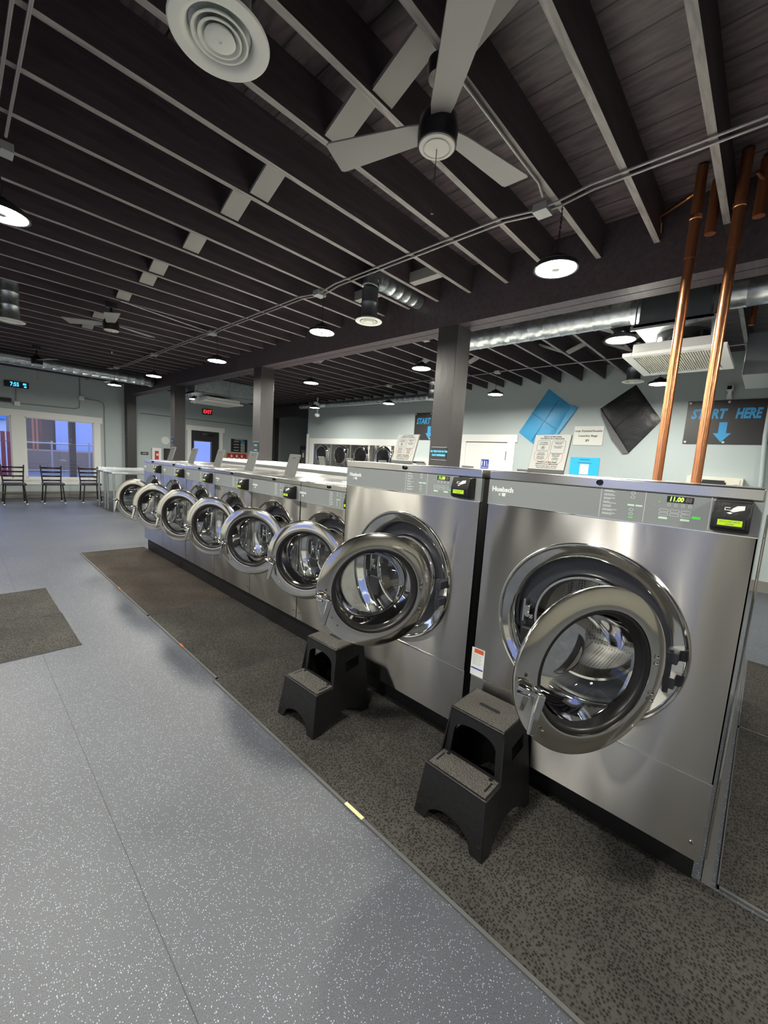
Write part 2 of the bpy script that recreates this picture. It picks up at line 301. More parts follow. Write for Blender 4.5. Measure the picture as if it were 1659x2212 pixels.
# front (window) wall, with openings
def wallY(name, y, x0, x1, z1, holes, m, th=.15):
    b = MB(); xs = sorted(set([x0, x1]+[h[0] for h in holes]+[h[1] for h in holes]))
    for i in range(len(xs)-1):
        a, c = xs[i], xs[i+1]; mid = (a+c)/2; hs = sorted([h for h in holes if h[0] < mid < h[1]], key=lambda h: h[2]); z = 0
        for h in hs:
            if h[2] > z: b.box(a, c, y, y+th, z, h[2])
            z = h[3]
        if z < z1: b.box(a, c, y, y+th, z, z1)
    return b.build(name, m, smooth=0)
st(wallY('wall_front', YF, XL, 8.6, ZD, [(-3.9, -2.35, .51, 2.03), (-2.08, -.53, .51, 2.03), (-.27, 1.16, .51, 2.03), (3.76, 4.68, 0, 2.10)], M['wall']))
st(MB().box(XL-.12, XL, YB, YF, 0, ZD).build('wall_left', M['wallpale'], smooth=0))
st(MB().box(XL, XR, YB-.12, YB, 0, ZD).build('wall_back', M['wallolive'], smooth=0))
st(MB().box(8.6, 8.72, 9.9, YF, 0, ZD).box(XR+.12, 8.6, 9.9, 10.0, 0, ZD).build('wall_corridor', M['wallnavy'], smooth=0))
st(MB().box(XR-.02, XR+.14, 10.58, YF, 2.76, ZJ-.01).box(XR-.02, XR+.14, 12.46, 12.86, 0, 2.76).build('trim_1', M['post'], smooth=0))
st(MB().box(XR+.15, 8.6, 10.0, YF, 2.98, 3.05).build('ceiling_corridor', M['joist'], smooth=0))
st(MB().box(XL, 3.62, YF-.018, YF, 0, .16).box(4.83, 8.6, YF-.018, YF, 0, .16).build('baseboard_front', M['base'], smooth=0))
st(MB().box(XR-.018, XR, YB, 3.5, 0, .16).box(XR-.018, XR, 4.88, 6.7, 0, .16).build('baseboard_right', M['base'], smooth=0))
st(MB().box(XL, XL+.018, YB, YF, 0, .16).build('baseboard_left', M['base'], smooth=0))
# windows (three, framed in wide white trim)
for i, (a, c) in enumerate(((-.27, 1.16), (-2.08, -.53), (-3.9, -2.35))):
    w = st(MB().box(a, c, YF+.07, YF+.078, .51, 2.03).build('window_%d' % (i+1), M['winglass'], smooth=0))
    fr = MB()
    for (x0, x1, z0, z1) in ((a, a+.02, .51, 2.03), (c-.02, c, .51, 2.03), (a, c, .51, .53), (a, c, 2.01, 2.03)): fr.box(x0, x1, YF+.0, YF+.1, z0, z1)
    fr.build('window_frame', M['white'], w, smooth=0)
tr = MB(); tr.box(-4.05, 1.36, YF-.03, YF, 2.03, 2.19).box(-4.0, 1.31, YF-.022, YF, .34, .51)
for (a, c) in ((1.16, 1.31), (-.53, -.27), (-2.35, -2.08), (-4.0, -3.9)): tr.box(a, c, YF-.022, YF, .51, 2.03)
st(tr.build('trim_2', M['white'], smooth=0))
# dusk outside
st(MB().box(-30, 40, YF+.2, 60, -.25, -.15).build('ground_outside', M['asphalt'], smooth=0))

# unseen left wall: glowing panes, trim and door added for the steel to reflect
for i, (a, c) in enumerate(((.2, 1.7), (3.0, 4.6), (-2.6, -1.1))):
    w = st(MB().box(XL+.002, XL+.012, a, c, .9, 2.2).build('window_%d' % (i+4), mat('added_glow_pane_%d' % i, (.05, .08, .2), .1, emit=(.25, .30, .62), es=.22), smooth=0))  # made-up glowing pane, gives the steel a blue reflection
    g = MB().box(XL, XL+.03, a-.12, c+.12, 2.2, 2.34).box(XL, XL+.03, a-.12, c+.12, .78, .9).box(XL, XL+.03, a-.12, a, .9, 2.2).box(XL, XL+.03, c, c+.12, .9, 2.2)
    g.build('window_frame', M['white'], w, smooth=0)
st(MB().box(XL, XL+.05, -.75, -.55, 0, ZD).box(XL, XL+.05, 5.3, 5.5, 0, ZD).box(XL, XL+.05, 1.74, 1.80, 0, ZD).build('added_reflection_trim', M['post'], smooth=0))  # dark uprights added as contrast in the reflections
d5 = st(MB().box(XL, XL+.03, 2.0, 2.8, 0, 2.1).build('door_3', M['black'], smooth=0))  # unseen dark door, also added as reflection contrast
MB().box(XL, XL+.035, 1.88, 2.0, 0, 2.2).box(XL, XL+.035, 2.8, 2.92, 0, 2.2).box(XL, XL+.035, 1.88, 2.92, 2.1, 2.22).build('door_frame', M['white'], d5, smooth=0)

# EXIT door
d1 = st(wallY('door_1', YF+.03, 3.76, 4.68, 2.10, [(3.87, 4.42, .9, 1.757)], M['black'], .05))
MB().box(3.87, 4.42, YF+.05, YF+.056, .9, 1.757).build('door_glass', M['winglass'], d1, smooth=0)
MB().box(3.85, 4.44, YF+.02, YF+.03, 1.757, 1.775).box(3.85, 4.44, YF+.02, YF+.03, .88, .9).box(3.85, 3.87, YF+.02, YF+.03, .9, 1.757).box(4.42, 4.44, YF+.02, YF+.03, .9, 1.757).build('glass_bead', M['base'], d1, smooth=0)
MB().tube([(4.2, YF+.0, 2.0), (4.35, YF-.05, 1.98), (4.5, YF+.0, 2.0)], .012).box(4.1, 4.3, YF-.02, YF+.03, 1.97, 2.04).build('door_closer', M['blackgloss'], d1)
st(MB().box(3.64, 3.76, YF-.025, YF, 0, 2.10).box(4.68, 4.80, YF-.025, YF, 0, 2.10).box(3.60, 4.86, YF-.03, YF, 2.10, 2.25).build('trim_3', M['white'], smooth=0))
st(MB().box(2.3, 6.2, YF-.006, YF, 2.435, 2.45).build('trim_4', M['black'], smooth=0))
# restroom door in the right wall
d2 = st(MB().box(XR-.02, XR-.001, 3.70, 4.68, 0, 2.045).build('door_2', M['white'], smooth=0))
MB().box(XR-.03, XR-.019, 3.704, 3.716, 1.68, 1.86).box(XR-.024, XR-.019, 3.70, 4.68, 2.032, 2.046).build('hinge', mat('shadow_gap', (.08, .08, .08), .5), d2, smooth=0)
st(MB().box(XR-.03, XR, 3.53, 3.70, 0, 2.05).box(XR-.03, XR, 4.68, 4.85, 0, 2.05).box(XR-.035, XR, 3.49, 4.89, 2.05, 2.20).build('trim_5', M['white'], smooth=0))
# trim round the dryers
st(MB().box(XR-.03, XR, 6.62, 10.42, 1.905, 2.07).box(XR-.03, XR, 10.22, 10.40, 0, 1.905).box(XR-.03, XR, 6.64, 6.78, 0, 1.905).box(XR-.03, XR, 10.5, 10.575, 0, 2.2).build('trim_6', M['white'], smooth=0))
# ================================================================ COLUMNS
def column(y, label):
    t = thing('timber_column', label, 'column', (XBM0, y, 0), group='charcoal columns under the beam')
    MB().box(0, .2375, 0, .2375, 0, 2.884).build('post', M['post'], t, bevel=.004)
    return t
column(2.132, 'charcoal painted square column nearest the camera, behind the second large washer')
column(5.848, 'charcoal square column second from the camera, behind the small washers')
column(9.565, 'charcoal square column left of the exit door, third from the camera')
column(13.15, 'charcoal square column farthest away, at the corner of the window wall')
# ================================================================ BULKHEAD AND PLINTHS
b = thing('bulkhead', 'low white half wall running behind the row of front washers', 'half wall')
pn = MB(); cpb = MB()
for (a, c) in ((-.22, 2.125), (2.377, 5.841), (6.093, 6.45)):
    pn.box(1.47, 2.22, a, c, 0, 1.35); cpb.box(1.45, 2.24, a, c, 1.35, 1.385)
for (a, c) in ((2.125, 2.377), (5.841, 6.093)):
    pn.box(1.47, 1.893, a, c, 0, 1.35).box(2.145, 2.22, a, c, 0, 1.35); cpb.box(1.45, 1.893, a, c, 1.35, 1.385).box(2.145, 2.24, a, c, 1.35, 1.385)
pn.build('wall_panel', M['panel'], b, smooth=0); cpb.build('cap', M['white'], b, smooth=0)
tag(MB().box(.285, 1.40, -.262, 1.69, .0, .181).build('plinth', M['black'], smooth=0), 'black plinth under the two large stainless washers', 'plinth')
tag(MB().box(.35, 1.44, 1.70, 6.21, .0, .179).build('plinth', M['black'], smooth=0), 'long black plinth under the six smaller washers', 'plinth')
# ================================================================ WASHING MACHINES
def digits(mb, F, s, txt, bold=.0012): mb.text(txt, s, F, bold=bold, shear=.15, ext=.0004)
def washer(kind, label, loc, w, cfg):
    H, D, zb, zs, zt, zl, zc, R, rd, th, rh, xo = (cfg[k] for k in ('H', 'D', 'zb', 'zs', 'zt', 'zl', 'zc', 'R', 'rd', 'th', 'rh', 'xo'))
    big = kind == 'big'; q = 1.0 if big else .80; pz = (zt-zs)/.12
    t = thing('washing_machine', label, 'washing machine', (loc[0]+D/2, loc[1], 0), group='large stainless washers' if big else 'small stainless washers in the front row')
    xf = -D/2; hw = w/2-.003
    # cabinet: sides, back, top
    MB().box(xf+.02, D/2, -hw, -hw+.012, zb, H-.045).box(xf+.02, D/2, hw-.012, hw, zb, H-.045).box(D/2-.012, D/2, -hw, hw, zb, H-.045).box(xf+.02, D/2, -hw, hw, zb, zb+.012).build('cabinet', M['satin'], t, smooth=0)
    # front skin above the kick panel with the round opening
    MB().holeplate(xf, -hw, hw, zl+.003, zs-.002, 0, zc, R-.006).box(xf, xf+.02, -hw, -hw+.004, zl+.003, zs-.002).box(xf, xf+.02, hw-.004, hw, zl+.003, zs-.002).build('front_panel', M['steel'], t, smooth=0)
    MB().box(xf-.001, xf+.02, -hw, hw, zb, zl-.003).build('lower_panel', M['steel'], t, smooth=0)
    MB().box(xf-.003, xf+.01, -hw, hw, zl-.003, zl+.003).build('edge_strip', M['chrome'], t, smooth=0); MB().box(xf-.003, xf+.01, -hw, hw, zs-.002, zs+.001).build('edge_strip', M['chrome'], t, smooth=0)
    for sg in (-1, 1):
        MB().lathe([(-.004, .0001), (-.004, .006), (.0, .008)], (xf-.001, sg*(hw-.03), zb+.06), 'x', 14).build('screw', M['chrome'], t)
    MB().box(xf-.004, D/2, -hw, hw, H-.04, H).build('top_cap', M['steeltop'], t, bevel=.004)
    lk = MB().lathe([(-.004, .0001), (-.004, .008), (-.012, .0095), (.0, .012)], (xf-.006, -.0, H-.018), 'x', 20).build('lock', M['blackgloss'], t)
    cp = MB().box(xf-.001, xf+.02, -hw, hw, zs, H-.042).build('control_panel', M['panel'], t, smooth=0)
    # printing on the control panel
    x = xf-.0018; zz = lambda a: zs+(a-1.345)*pz
    pr = MB()
    F = lambda y, z: FX(x, y*q, zz(z))
    pr.text('Huebsch', .030*q, F(.405, 1.415), bold=.0014, ext=.0003)
    pr.text('8', .020*q, F(.418, 1.392), ext=.0003)
    pr.prism([(.408*q, zz(1.400)), (.388*q, zz(1.400)), (.391*q, zz(1.385)), (.405*q, zz(1.385))], x, x+.001)
    for y in (-.010, -.159)+((-.348,) if big else ()): pr.box(x, x+.001, y*q-.0006, y*q+.0006, zz(1.350), zz(1.461))
    rnd = random.Random(3)
    for r_ in range(7):
        zc_ = 1.455-.0145*r_
        for l_ in range(2):
            ln = rnd.uniform(.022, .05); pr.box(x, x+.001, (-.02-ln)*q, -.02*q, zz(zc_-.0045*l_)-.0008, zz(zc_-.0045*l_)+.0008)
    for r_ in (0, 1, 4, 5):
        ringpoly(pr, [(-.118*q+.007*math.cos(a), zz(1.452-.0155*r_)+.005*math.sin(a)) for a in [i*PI/4 for i in range(8)]], .0011, x, x+.001)
    for i in range(4): ringpoly(pr, [((-.232-.02*i)*q+.0045*math.cos(a), zz(1.422)+.005*math.sin(a)) for a in [i2*PI/3 for i2 in range(6)]], .0009, x, x+.001)
    for rr_ in range(2):
        for c_ in range(3): ringpoly(pr, rbox((-.232-.032*c_)*q, (-.206-.032*c_)*q, zz(1.396-.013*rr_), zz(1.405-.013*rr_), .002, 2), .0009, x, x+.001)
    pr.text('↵' if False else '-', .01, F(-.19, 1.42), ext=.0003)
    pr.build('printing', M['print'], cp, smooth=0)
    for (a_, b_, c_, d_) in ((-.126, -.104, 1.404, 1.410), (-.152, -.130, 1.404, 1.410), (-.232, -.206, 1.370, 1.377), (-.296, -.270, 1.370, 1.377)): MB().box(x, x+.001, a_*q, b_*q, zz(c_), zz(d_)).build('mint_button', M['mint'], cp, smooth=0)
    MB().box(x, x+.001, -.325*q, -.302*q, zz(1.381), zz(1.390)).box(x, x+.001, -.126*q, -.112*q, zz(1.358), zz(1.364)).box(x, x+.001, -.205*q, -.200*q, zz(1.428), zz(1.432)).build('green_button', M['greenp'], cp, smooth=0)
    dy0, dy1 = -.300*q, -.224*q
    dd = MB().box(x-.0006, x+.001, dy0, dy1, zz(1.432), zz(1.453)).build('display', M['ledblack'], cp, smooth=0)
    MB().text('11.00' if big else '6.50', .0215*q*(1 if pz > .95 else .95), FX(x-.0008, dy1-.027*q, zz(1.4422)), bold=.0006, shear=.12, ext=.0002, sx=.88).build('digits', M['led'], dd, smooth=0)
    if big: MB().text('88', .0215*q, FX(x-.0008, dy0+.014*q, zz(1.4422)), bold=.0004, shear=.12, ext=.0002, sx=.85).build('unlit_digits', M['leddim'], dd, smooth=0)
    # card reader
    yr = (-.405 if big else -.285); zr = zz(1.408) if big else zs+.062; rw = .048 if big else .044
    pf = [(xf, zr-.052), (xf-.045, zr-.052), (xf-.068, zr-.042), (xf-.072, zr-.002), (xf-.056, zr+.046), (xf-.006, zr+.05), (xf, zr+.05)]
    rd_ = MB().prism(pf, yr-rw, yr+rw, 'y').build('card_reader', M['stool'], t, bevel=.004)
    FR = Matrix.Translation((xf-.0735, yr, zr-.02)) @ Matrix.Rotation(math.radians(0), 4, 'Y') @ FX(0, 0, 0)
    sc = MB().box(xf-.075, xf-.07, yr-.037, yr+.037, zr-.034, zr-.006).build('screen_bezel', M['blackgloss'], rd_, smooth=0)
    MB().box(xf-.0765, xf-.074, yr-.030, yr+.030, zr-.029, zr-.011).build('lcd', M['lcd'], sc, smooth=0)
    MB().text('PLACE CARD ABOVE', .0062, FX(xf-.0768, yr, zr-.017), ext=.0001, sx=.85).text('WASHER 12' if False else 'WASHER', .0062, FX(xf-.0768, yr, zr-.0245), ext=.0001, sx=.85).build('lcd_text', M['inkblue'], sc, smooth=0)
    # hand and card symbol on the slanted face
    an = math.atan2(.016, .048)
    FS = Matrix.Translation((xf-.0648, yr, zr+.022)) @ Matrix.Rotation(an, 4, 'Y') @ FX(0, 0, 0)
    hm = MB(FS)
    hm.prism([(-.004, -.006), (.002, .004), (.012, .012), (.030, .014), (.030, .0), (.020, -.003), (.010, -.007), (.004, -.009)], .0002, .001, 'z')
    hm.prism([(-.018, -.002), (-.018, .006), (-.016, .006), (-.016, -.002)], .0002, .001, 'z').prism([(-.018, .004), (-.018, .006), (-.004, .006), (-.004, .004)], .0002, .001, 'z').prism([(-.018, -.004), (-.018, -.002), (.0, -.002), (.0, -.004)], .0002, .001, 'z')
    hm.prism([(-.012, -.012), (-.004, -.016), (.004, -.012), (-.004, -.009)], .0002, .001, 'z').build('symbol', M['print'], rd_, smooth=0)
    # trim ring, cavity, drum
    s = R/.358
    MB().lathe([(.012, R-.004), (-.010, R+.004), (-.016, R), (-.014, R-.006), (-.006, R-.010), (-.004, R-.014), (.006, R-.030*s), (.014, R-.048*s), (.020, R-.056*s), (.028, R-.060*s), (.060, R-.062*s)], (xf, 0, zc), 'x', 96).build('trim_ring', M['chrome'], t, smooth=40)
    MB().lathe([(.055, R-.058*s), (.075, R-.062*s), (.078, .222*s), (.085, .215*s), (.10, .215*s)], (xf, 0, zc), 'x', 80).build('door_well', M['cavity'], t, smooth=40)
    MB().lathe([(.10, .228*s), (.055, .222*s), (.045, .214*s), (.047, .205*s), (.060, .198*s), (.12, .190*s)], (xf, 0, zc), 'x', 80).build('tub_ring', M['chrome'], t, smooth=40)
    dr = MB().lathe([(.12, .190*s), (.13, .235*s), (.16, .26*s), (.56*s, .265*s), (.60*s, .245*s)], (xf, 0, zc), 'x', 64).build('drum', M['perf'], t, smooth=40)
    MB().lathe([(.60*s, .246*s), (.585*s, .20*s), (.60*s, .12*s), (.575*s, .09*s), (.575*s, .0001)], (xf, 0, zc), 'x', 64).build('drum_back', M['perf'], dr, smooth=40)
    for i in range(3):
        a = math.radians(100+120*i); c_, s_ = math.cos(a), math.sin(a)
        T = Matrix.Translation((xf, 0, zc)) @ Matrix.Rotation(a, 4, 'X')
        MB(T).add([(.17, .262*s, -.045), (.17, .262*s, .045), (.55*s, .262*s, .045), (.55*s, .262*s, -.045), (.20, .20*s, -.012), (.20, .20*s, .012), (.52*s, .20*s, .012), (.52*s, .20*s, -.012)], [(4, 5, 6, 7), (0, 4, 7, 3), (1, 2, 6, 5), (0, 1, 5, 4), (3, 7, 6, 2)]).build('drum_lifter', M['drum'], dr, bevel=.006)
    # latch on the far side of the well
    yl = .262*s; zl_ = zc-.0
    lt = MB().box(xf+.035, xf+.075, yl-.006, yl+.004, zl_-.05, zl_+.055).box(xf+.03, xf+.06, yl-.03, yl-.004, zl_-.02, zl_+.03).lathe([(.026, .0001), (.026, .012), (.05, .012)], (xf, yl-.022, zl_-.012), 'x', 18).box(xf+.03, xf+.05, yl-.045, yl-.03, zl_-.028, zl_-.008).build('latch', M['chrome'], t, bevel=.002)
    MB().box(xf+.04, xf+.076, yl-.075, yl+.01, zl_-.20, zl_-.075).build('latch_cover', M['black'], t, bevel=.01)
    # door, turned about a hinge on the side nearer the camera
    cx, cy = xf-xo-rh*math.sin(th), -rh+rh*math.cos(th)
    d = MB().lathe([(.018, .74*rd), (-.006, .74*rd), (-.012, .745*rd), (-.0135, .765*rd), (-.010, .86*rd), (-.005, .965*rd), (-.001, .995*rd), (.004, rd), (.016, .985*rd), (.020, .95*rd), (.018, .74*rd)], (0, 0, 0), 'x', 96).build('door', M['doorsteel'], t, smooth=40)
    d.location = (cx, cy, zc); d.rotation_euler[2] = th
    MB().lathe([(.0, .741*rd), (-.008, .739*rd), (-.010, .725*rd), (-.006, .690*rd), (.002, .672*rd), (.016, .668*rd), (.030, .655*rd), (.020, .655*rd), (.004, .67*rd)], (0, 0, 0), 'x', 80).build('gasket', M['gasket'], d, smooth=50)
    MB().lathe([(.012, .675*rd), (.05, .64*rd), (.11, .585*rd), (.14, .555*rd), (.155, .50*rd), (.160, .30*rd), (.160, .0001)], (0, 0, 0), 'x', 72).build('door_glass', M['glass'], d, smooth=60)
    MB().lathe([(.018, .71*rd), (.04, .70*rd), (.046, .67*rd), (.042, .655*rd)], (0, 0, 0), 'x', 72).build('glass_ring', M['chrome'], d, smooth=60)
    # handle: short chrome arm and a hanging lever
    hy = .865*rd
    h = MB().tube([(-.02, hy+.035, -.012), (-.035, hy+.02, -.016), (-.045, hy-.02, -.034)], .011, 12).build('handle', M['chrome'], d)
    MB().add([(-.058, hy-.012, -.022), (-.058, hy-.040, -.034), (-.036, hy-.040, -.034), (-.036, hy-.012, -.022), (-.062, hy+.014, -.150), (-.062, hy-.010, -.150), (-.050, hy-.010, -.150), (-.050, hy+.014, -.150)],
             [(0, 1, 2, 3), (4, 7, 6, 5), (0, 4, 5, 1), (1, 5, 6, 2), (2, 6, 7, 3), (3, 7, 4, 0)]).build('lever', M['chrome'], h, bevel=.005)
    MB().tube([(-.012, hy+.030, -.038), (-.050, hy+.008, -.032)], .006, 10).lathe([(-.062, .0001), (-.062, .006), (-.05, .008)], (0, hy-.005, -.006), 'x', 12).build('lever_pin', M['chrome'], h)
    for (a, z) in ((-.80, .045), (-.80, .022), (-.80, -.085), (-.80, -.108)):
        MB().lathe([(-.024, .0001), (-.023, .004), (-.018, .0065)], (0, a*rd, z*rd/.29), 'x', 14).build('bolt', M['chrome'], d)
    for (a, z) in ((.62, -.60), (.72, -.46)):
        MB().lathe([(-.021, .0001), (-.020, .003), (-.016, .004)], (0, a*rd, z*rd), 'x', 12).build('rivet', M['chrome'], d)
    # hinge plate reaching from the well to the door
    MB().box(.018, .034, -.95*rd, -.70*rd, -.115, .055).build('hinge_plate', M['satin'], d, bevel=.003)
    hx, hyy = xf-xo, -rh
    MB().lathe([(-.11, .0001), (-.11, .009), (.05, .009), (.05, .0001)], (hx+.03, hyy+.012, zc), 'z', 18).box(hx+.02, xf+.07, hyy-.012, hyy+.022, zc-.09, zc-.05).box(hx+.02, xf+.07, hyy-.012, hyy+.022, zc, zc+.04).build('hinge', M['cavity'], t, bevel=.002)
    return t
BIG = dict(H=1.5, D=1.2, zb=.183, zs=1.345, zt=1.465, zl=.484, zc=.874, R=.358, rd=.290, th=1.00, rh=.318, xo=.066)
SML = dict(H=1.315, D=1.10, zb=.181, zs=1.153, zt=1.272, zl=.50, zc=.79, R=.322, rd=.281, th=.60, rh=.288, xo=.066)
def tank_sign(t, D, H, yoff, ht=.22, wd=.196):
    # raised dispenser lid with its printed card; hinge line across the top, leaning back
    xh = -D/2+.44; an = math.radians(17)
    T = Matrix.Translation((xh, yoff, H)) @ Matrix.Rotation(an, 4, 'Y')
    ld = MB(T).box(0, .010, -wd/2, wd/2, 0, ht).build('dispenser_lid', M['lid'], t, bevel=.003)
    cardT = T @ FX(-.0005, 0, 0)
    def C(): return MB(cardT)
    C().prism([(-wd/2+.003, .022), (wd/2-.003, .022), (wd/2-.003, ht-.004), (-wd/2+.003, ht-.004)], 0, .001, 'z').build('sign_card', M['paper'], ld, smooth=0)
    b = C(); F = lambda y, z: Matrix.Translation((y, z, .0012))
    for s_, z, sz in (('BACK OF MACHINE', ht-.014, .0105), ('POSTERIOR DE LA MAQUINA', ht-.025, .0098), ('FRONT OF MACHINE', .062, .0105), ('FRENTE DE LA MAQUINA', .051, .0105), ('Place Pods & Sheets Beside or with Laundry', .040, .0065), ('Coloque capsulas y laminas junto con la ropa', .031, .0058)):
        b.text(s_, sz, F(.0, z), bold=.0003, ext=.0001)
    for s_, y, z, sz in (('SOFTENER', -.040, .172, .0088), ('SUAVIZANTE', -.040, .162, .0082), ('LIQUID ONLY', .040, .174, .0075), ('DETERGENT', .040, .166, .006), ('SOLO LIQUIDO', .040, .152, .007), ('DETERGENTE', .040, .144, .006), ('PRE WASH', -.042, .112, .0075), ('DETERGENT', -.042, .103, .0082), ('PRELAVADO', -.042, .092, .0072), ('DETERGENTE', -.042, .083, .0072), ('MAIN WASH', .038, .106, .0075), ('DETERGENT', .038, .097, .0072), ('LAVADO', .038, .088, .006), ('DETERGENTE', .038, .081, .006)):
        b.text(s_, sz, F(y, z), bold=.0002, ext=.0001)
    def outl(pts, w):
        n = len(pts)
        for i in range(n):
            p, q_ = Vector(pts[i]), Vector(pts[(i+1) % n]); d = q_-p
            if d.length < 1e-6: continue
            k_ = Vector((-d.y, d.x)).normalized()*w/2; yield [tuple(p-k_), tuple(q_-k_), tuple(q_+k_), tuple(p+k_)]
    for k_ in range(6):
        a = k_*PI/3
        for p in outl([(-.040+.006*math.cos(a)+.005*math.cos(t_), .144+.006*math.sin(a)+.005*math.sin(t_)) for t_ in [i*PI/4 for i in range(8)]], .0008): b.prism(p, .001, .0014, 'z')
    for (y, z) in ((-.042, .070), (.038, .068)):
        for p in outl([(y-.014, z+.007), (y+.014, z+.007), (y+.010, z-.006), (y-.010, z-.006)], .001): b.prism(p, .001, .0014, 'z')
    b.build('printing', M['ink'], ld, smooth=0)
    g = C()
    for rc in (rbox(-.074, -.006, .128, .184, .008), rbox(.004, .076, .114, .184, .008)):
        for p in outl(rc, .0014): g.prism(p, .001, .0014, 'z')
    g.build('navy_border', M['inkblue'], ld, smooth=0)
    g = C()
    for (y0, y1, zt_) in ((-.078, -.006, .122), (.002, .074, .112)):
        m_ = (y0+y1)/2; hw_ = (y1-y0)/2
        pts = [(y0, zt_-.006), (y0+.006, zt_), (y1-.006, zt_), (y1, zt_-.006)]+[(m_+hw_*math.cos(a), zt_-.030+-.030*math.sin(a)) for a in [i*PI/10 for i in range(0, 11)]]
        for p in outl(pts, .0016): g.prism(p, .001, .0014, 'z')
    g.build('orange_border', M['inkred'], ld, smooth=0)
def plain_lid(t, D, H, yoff, ht=.213, wd=.172):
    xh = -D/2+.27; an = math.radians(17)
    T = Matrix.Translation((xh, yoff, H)) @ Matrix.Rotation(an, 4, 'Y')
    ld = MB(T).box(0, .012, -wd/2, wd/2, 0, ht).build('dispenser_lid', M['lid'], t, bevel=.004)
    MB(T).box(-.001, .002, -.026, .026, ht-.040, ht-.034).build('finger_slot', M['black'], ld, smooth=0)
    MB().box(xh-.20, xh-.01, yoff-.08, yoff+.08, H, H+.003).build('dispenser_tray', M['galvdark'], t, smooth=0)
w1 = washer('big', 'large stainless washer nearest the camera, door open behind the front stool', (.158, .198), .957, BIG)
tank_sign(w1, 1.2, 1.5, .40)
xf = -.6; lb = MB().box(xf-.002, xf, .412, .482, .487, .627).build('warning_label', M['sticker'], w1, smooth=0)
MB().box(xf-.0026, xf-.001, .418, .468, .603, .624).build('orange_heading', M['orange'], lb, smooth=0)
MB().box(xf-.0026, xf-.001, .415, .479, .520, .527).build('blue_band', M['adablue'], lb, smooth=0)
g = MB()
for i in range(6): g.box(xf-.0026, xf-.001, .425+.004*(i % 2), .474, .590-.009*i, .5915-.009*i)
g.build('small_print', M['panel'], lb, smooth=0)
w2 = washer('big', 'second large stainless washer, between the nearest washer and the small washers', (.158, 1.198), .977, dict(BIG, th=.97))
tank_sign(w2, 1.2, 1.5, .42)
names = ['small stainless washer sixth from the far end, partly hidden by the large washer', 'small stainless washer fifth from the far end, second nearest of the small row', 'small stainless washer fourth from the far end of the row', 'small stainless washer third from the far end of the row', 'small stainless washer next to the farthest one in the row', 'farthest small stainless washer at the left end of the row beside the steel tables']
s5 = None
for k, nm in enumerate(names):
    yc = 2.399+.7655*k-.3828
    if k == 0:
        # trimmed on the near side where the large washer stands against it
        w6 = washer('small', nm, (.312, yc+.027), .705, SML); pass
    elif k == 1:
        s5 = washer('small', nm, (.312, yc), .7655, SML); plain_lid(s5, 1.10, 1.315, .2)
    else:
        c = copy_tree(s5); c.location.y = yc; tag(c, nm, 'washing machine')
        for ch in c.children:
            if ch.name.startswith('door') and not ch.name.startswith('door_'):
                dth = {2: -.05, 3: 0, 4: .06, 5: .06}[k]; th = .60+dth
                ch.location.x = -.55-.066-.288*math.sin(th); ch.location.y = -.288+.288*math.cos(th); ch.rotation_euler[2] = th
for k in range(6):
    c = copy_tree(s5); c.location = (2.24+.56, 2.4+.7655*k-.3828, 0); c.rotation_euler[2] = PI
    tag(c, 'stainless washer in the hidden back row behind the white half wall, raised lid showing', 'washing machine', 'small washers in the back row')
tag(MB().box(2.28, 3.3, 1.70, 6.21, .0, .179).build('plinth', M['black'], smooth=0), 'black plinth under the back row of washers behind the half wall', 'plinth')
# loose papers on the nearest small washer
for (x, y, a, w, h, lab) in ((.46, 2.10, .3, .16, .22, 'white paper sheet lying on the small washer top, nearest the large washer'), (.70, 2.22, -.5, .15, .21, 'white paper sheet on the small washer top, behind the nearer sheet'), (.40, 2.30, .9, .13, .20, 'white paper sheet on the small washer top, at its left corner')):
    o = MB().box(-w/2, w/2, -h/2, h/2, 0, .002).build('paper_sheet', M['sticker'], smooth=0); o.location = (x, y, 1.316); o.rotation_euler[2] = a
    tag(o, lab, 'paper')
# ================================================================ FLOOR MATS
def floormat(x0, x1, y0, y1, label, m='mat', edges='l', z=.010, grp='dark entrance mats'):
    t = thing('floor_mat', label, 'floor mat', ((x0+x1)/2, (y0+y1)/2, 0), group=grp); hx, hy = (x1-x0)/2, (y1-y0)/2
    e = .014
    MB().box(-hx+e, hx-e*.3, -hy+e*.4, hy-e*.4, 0, z).build('carpet_top', M[m], t, smooth=0)
    MB().box(-hx, -hx+e, -hy, hy, 0, z*.8).box(hx-e*.3, hx, -hy, hy, 0, z*.8).box(-hx, hx, -hy, -hy+e*.4, 0, z*.8).box(-hx, hx, hy-e*.4, hy, 0, z*.8).build('rubber_edge', M['matedge'], t, smooth=0)
    return t
R1 = floormat(-.462, .30, -1.30, 2.20, 'charcoal mat nearest the camera, under both black step stools')
MB().box(-.383, -.367, -.0, .11, .0085, .0110).build('pale_tape', M['yellow'], R1, smooth=0).location = (0, .325, 0)
R2 = floormat(-.437, .348, 2.215, 3.585, 'charcoal mat in the row before the small washers, middle of the three', 'mat')
R3 = floormat(-.437, .348, 3.60, 6.385, 'brown-grey worn mat farthest along the washer row', 'matbrown')
MB().box(-.39, -.379, -.5, -.43, .0085, .0105).build('orange_tape', M['orange'], R3, smooth=0)
MB().box(-.39, -.379, -.1, -.04, .0085, .0105).build('orange_tape', M['orange'], R2, smooth=0)
floormat(-2.4, -.975, 4.085, 4.93, 'short dark mat on open floor at the left edge, farther of the pair', grp='mats on the open floor')
floormat(-2.4, -.970, 3.30, 4.07, 'short dark mat on open floor at the left edge, nearer of the pair', grp='mats on the open floor')
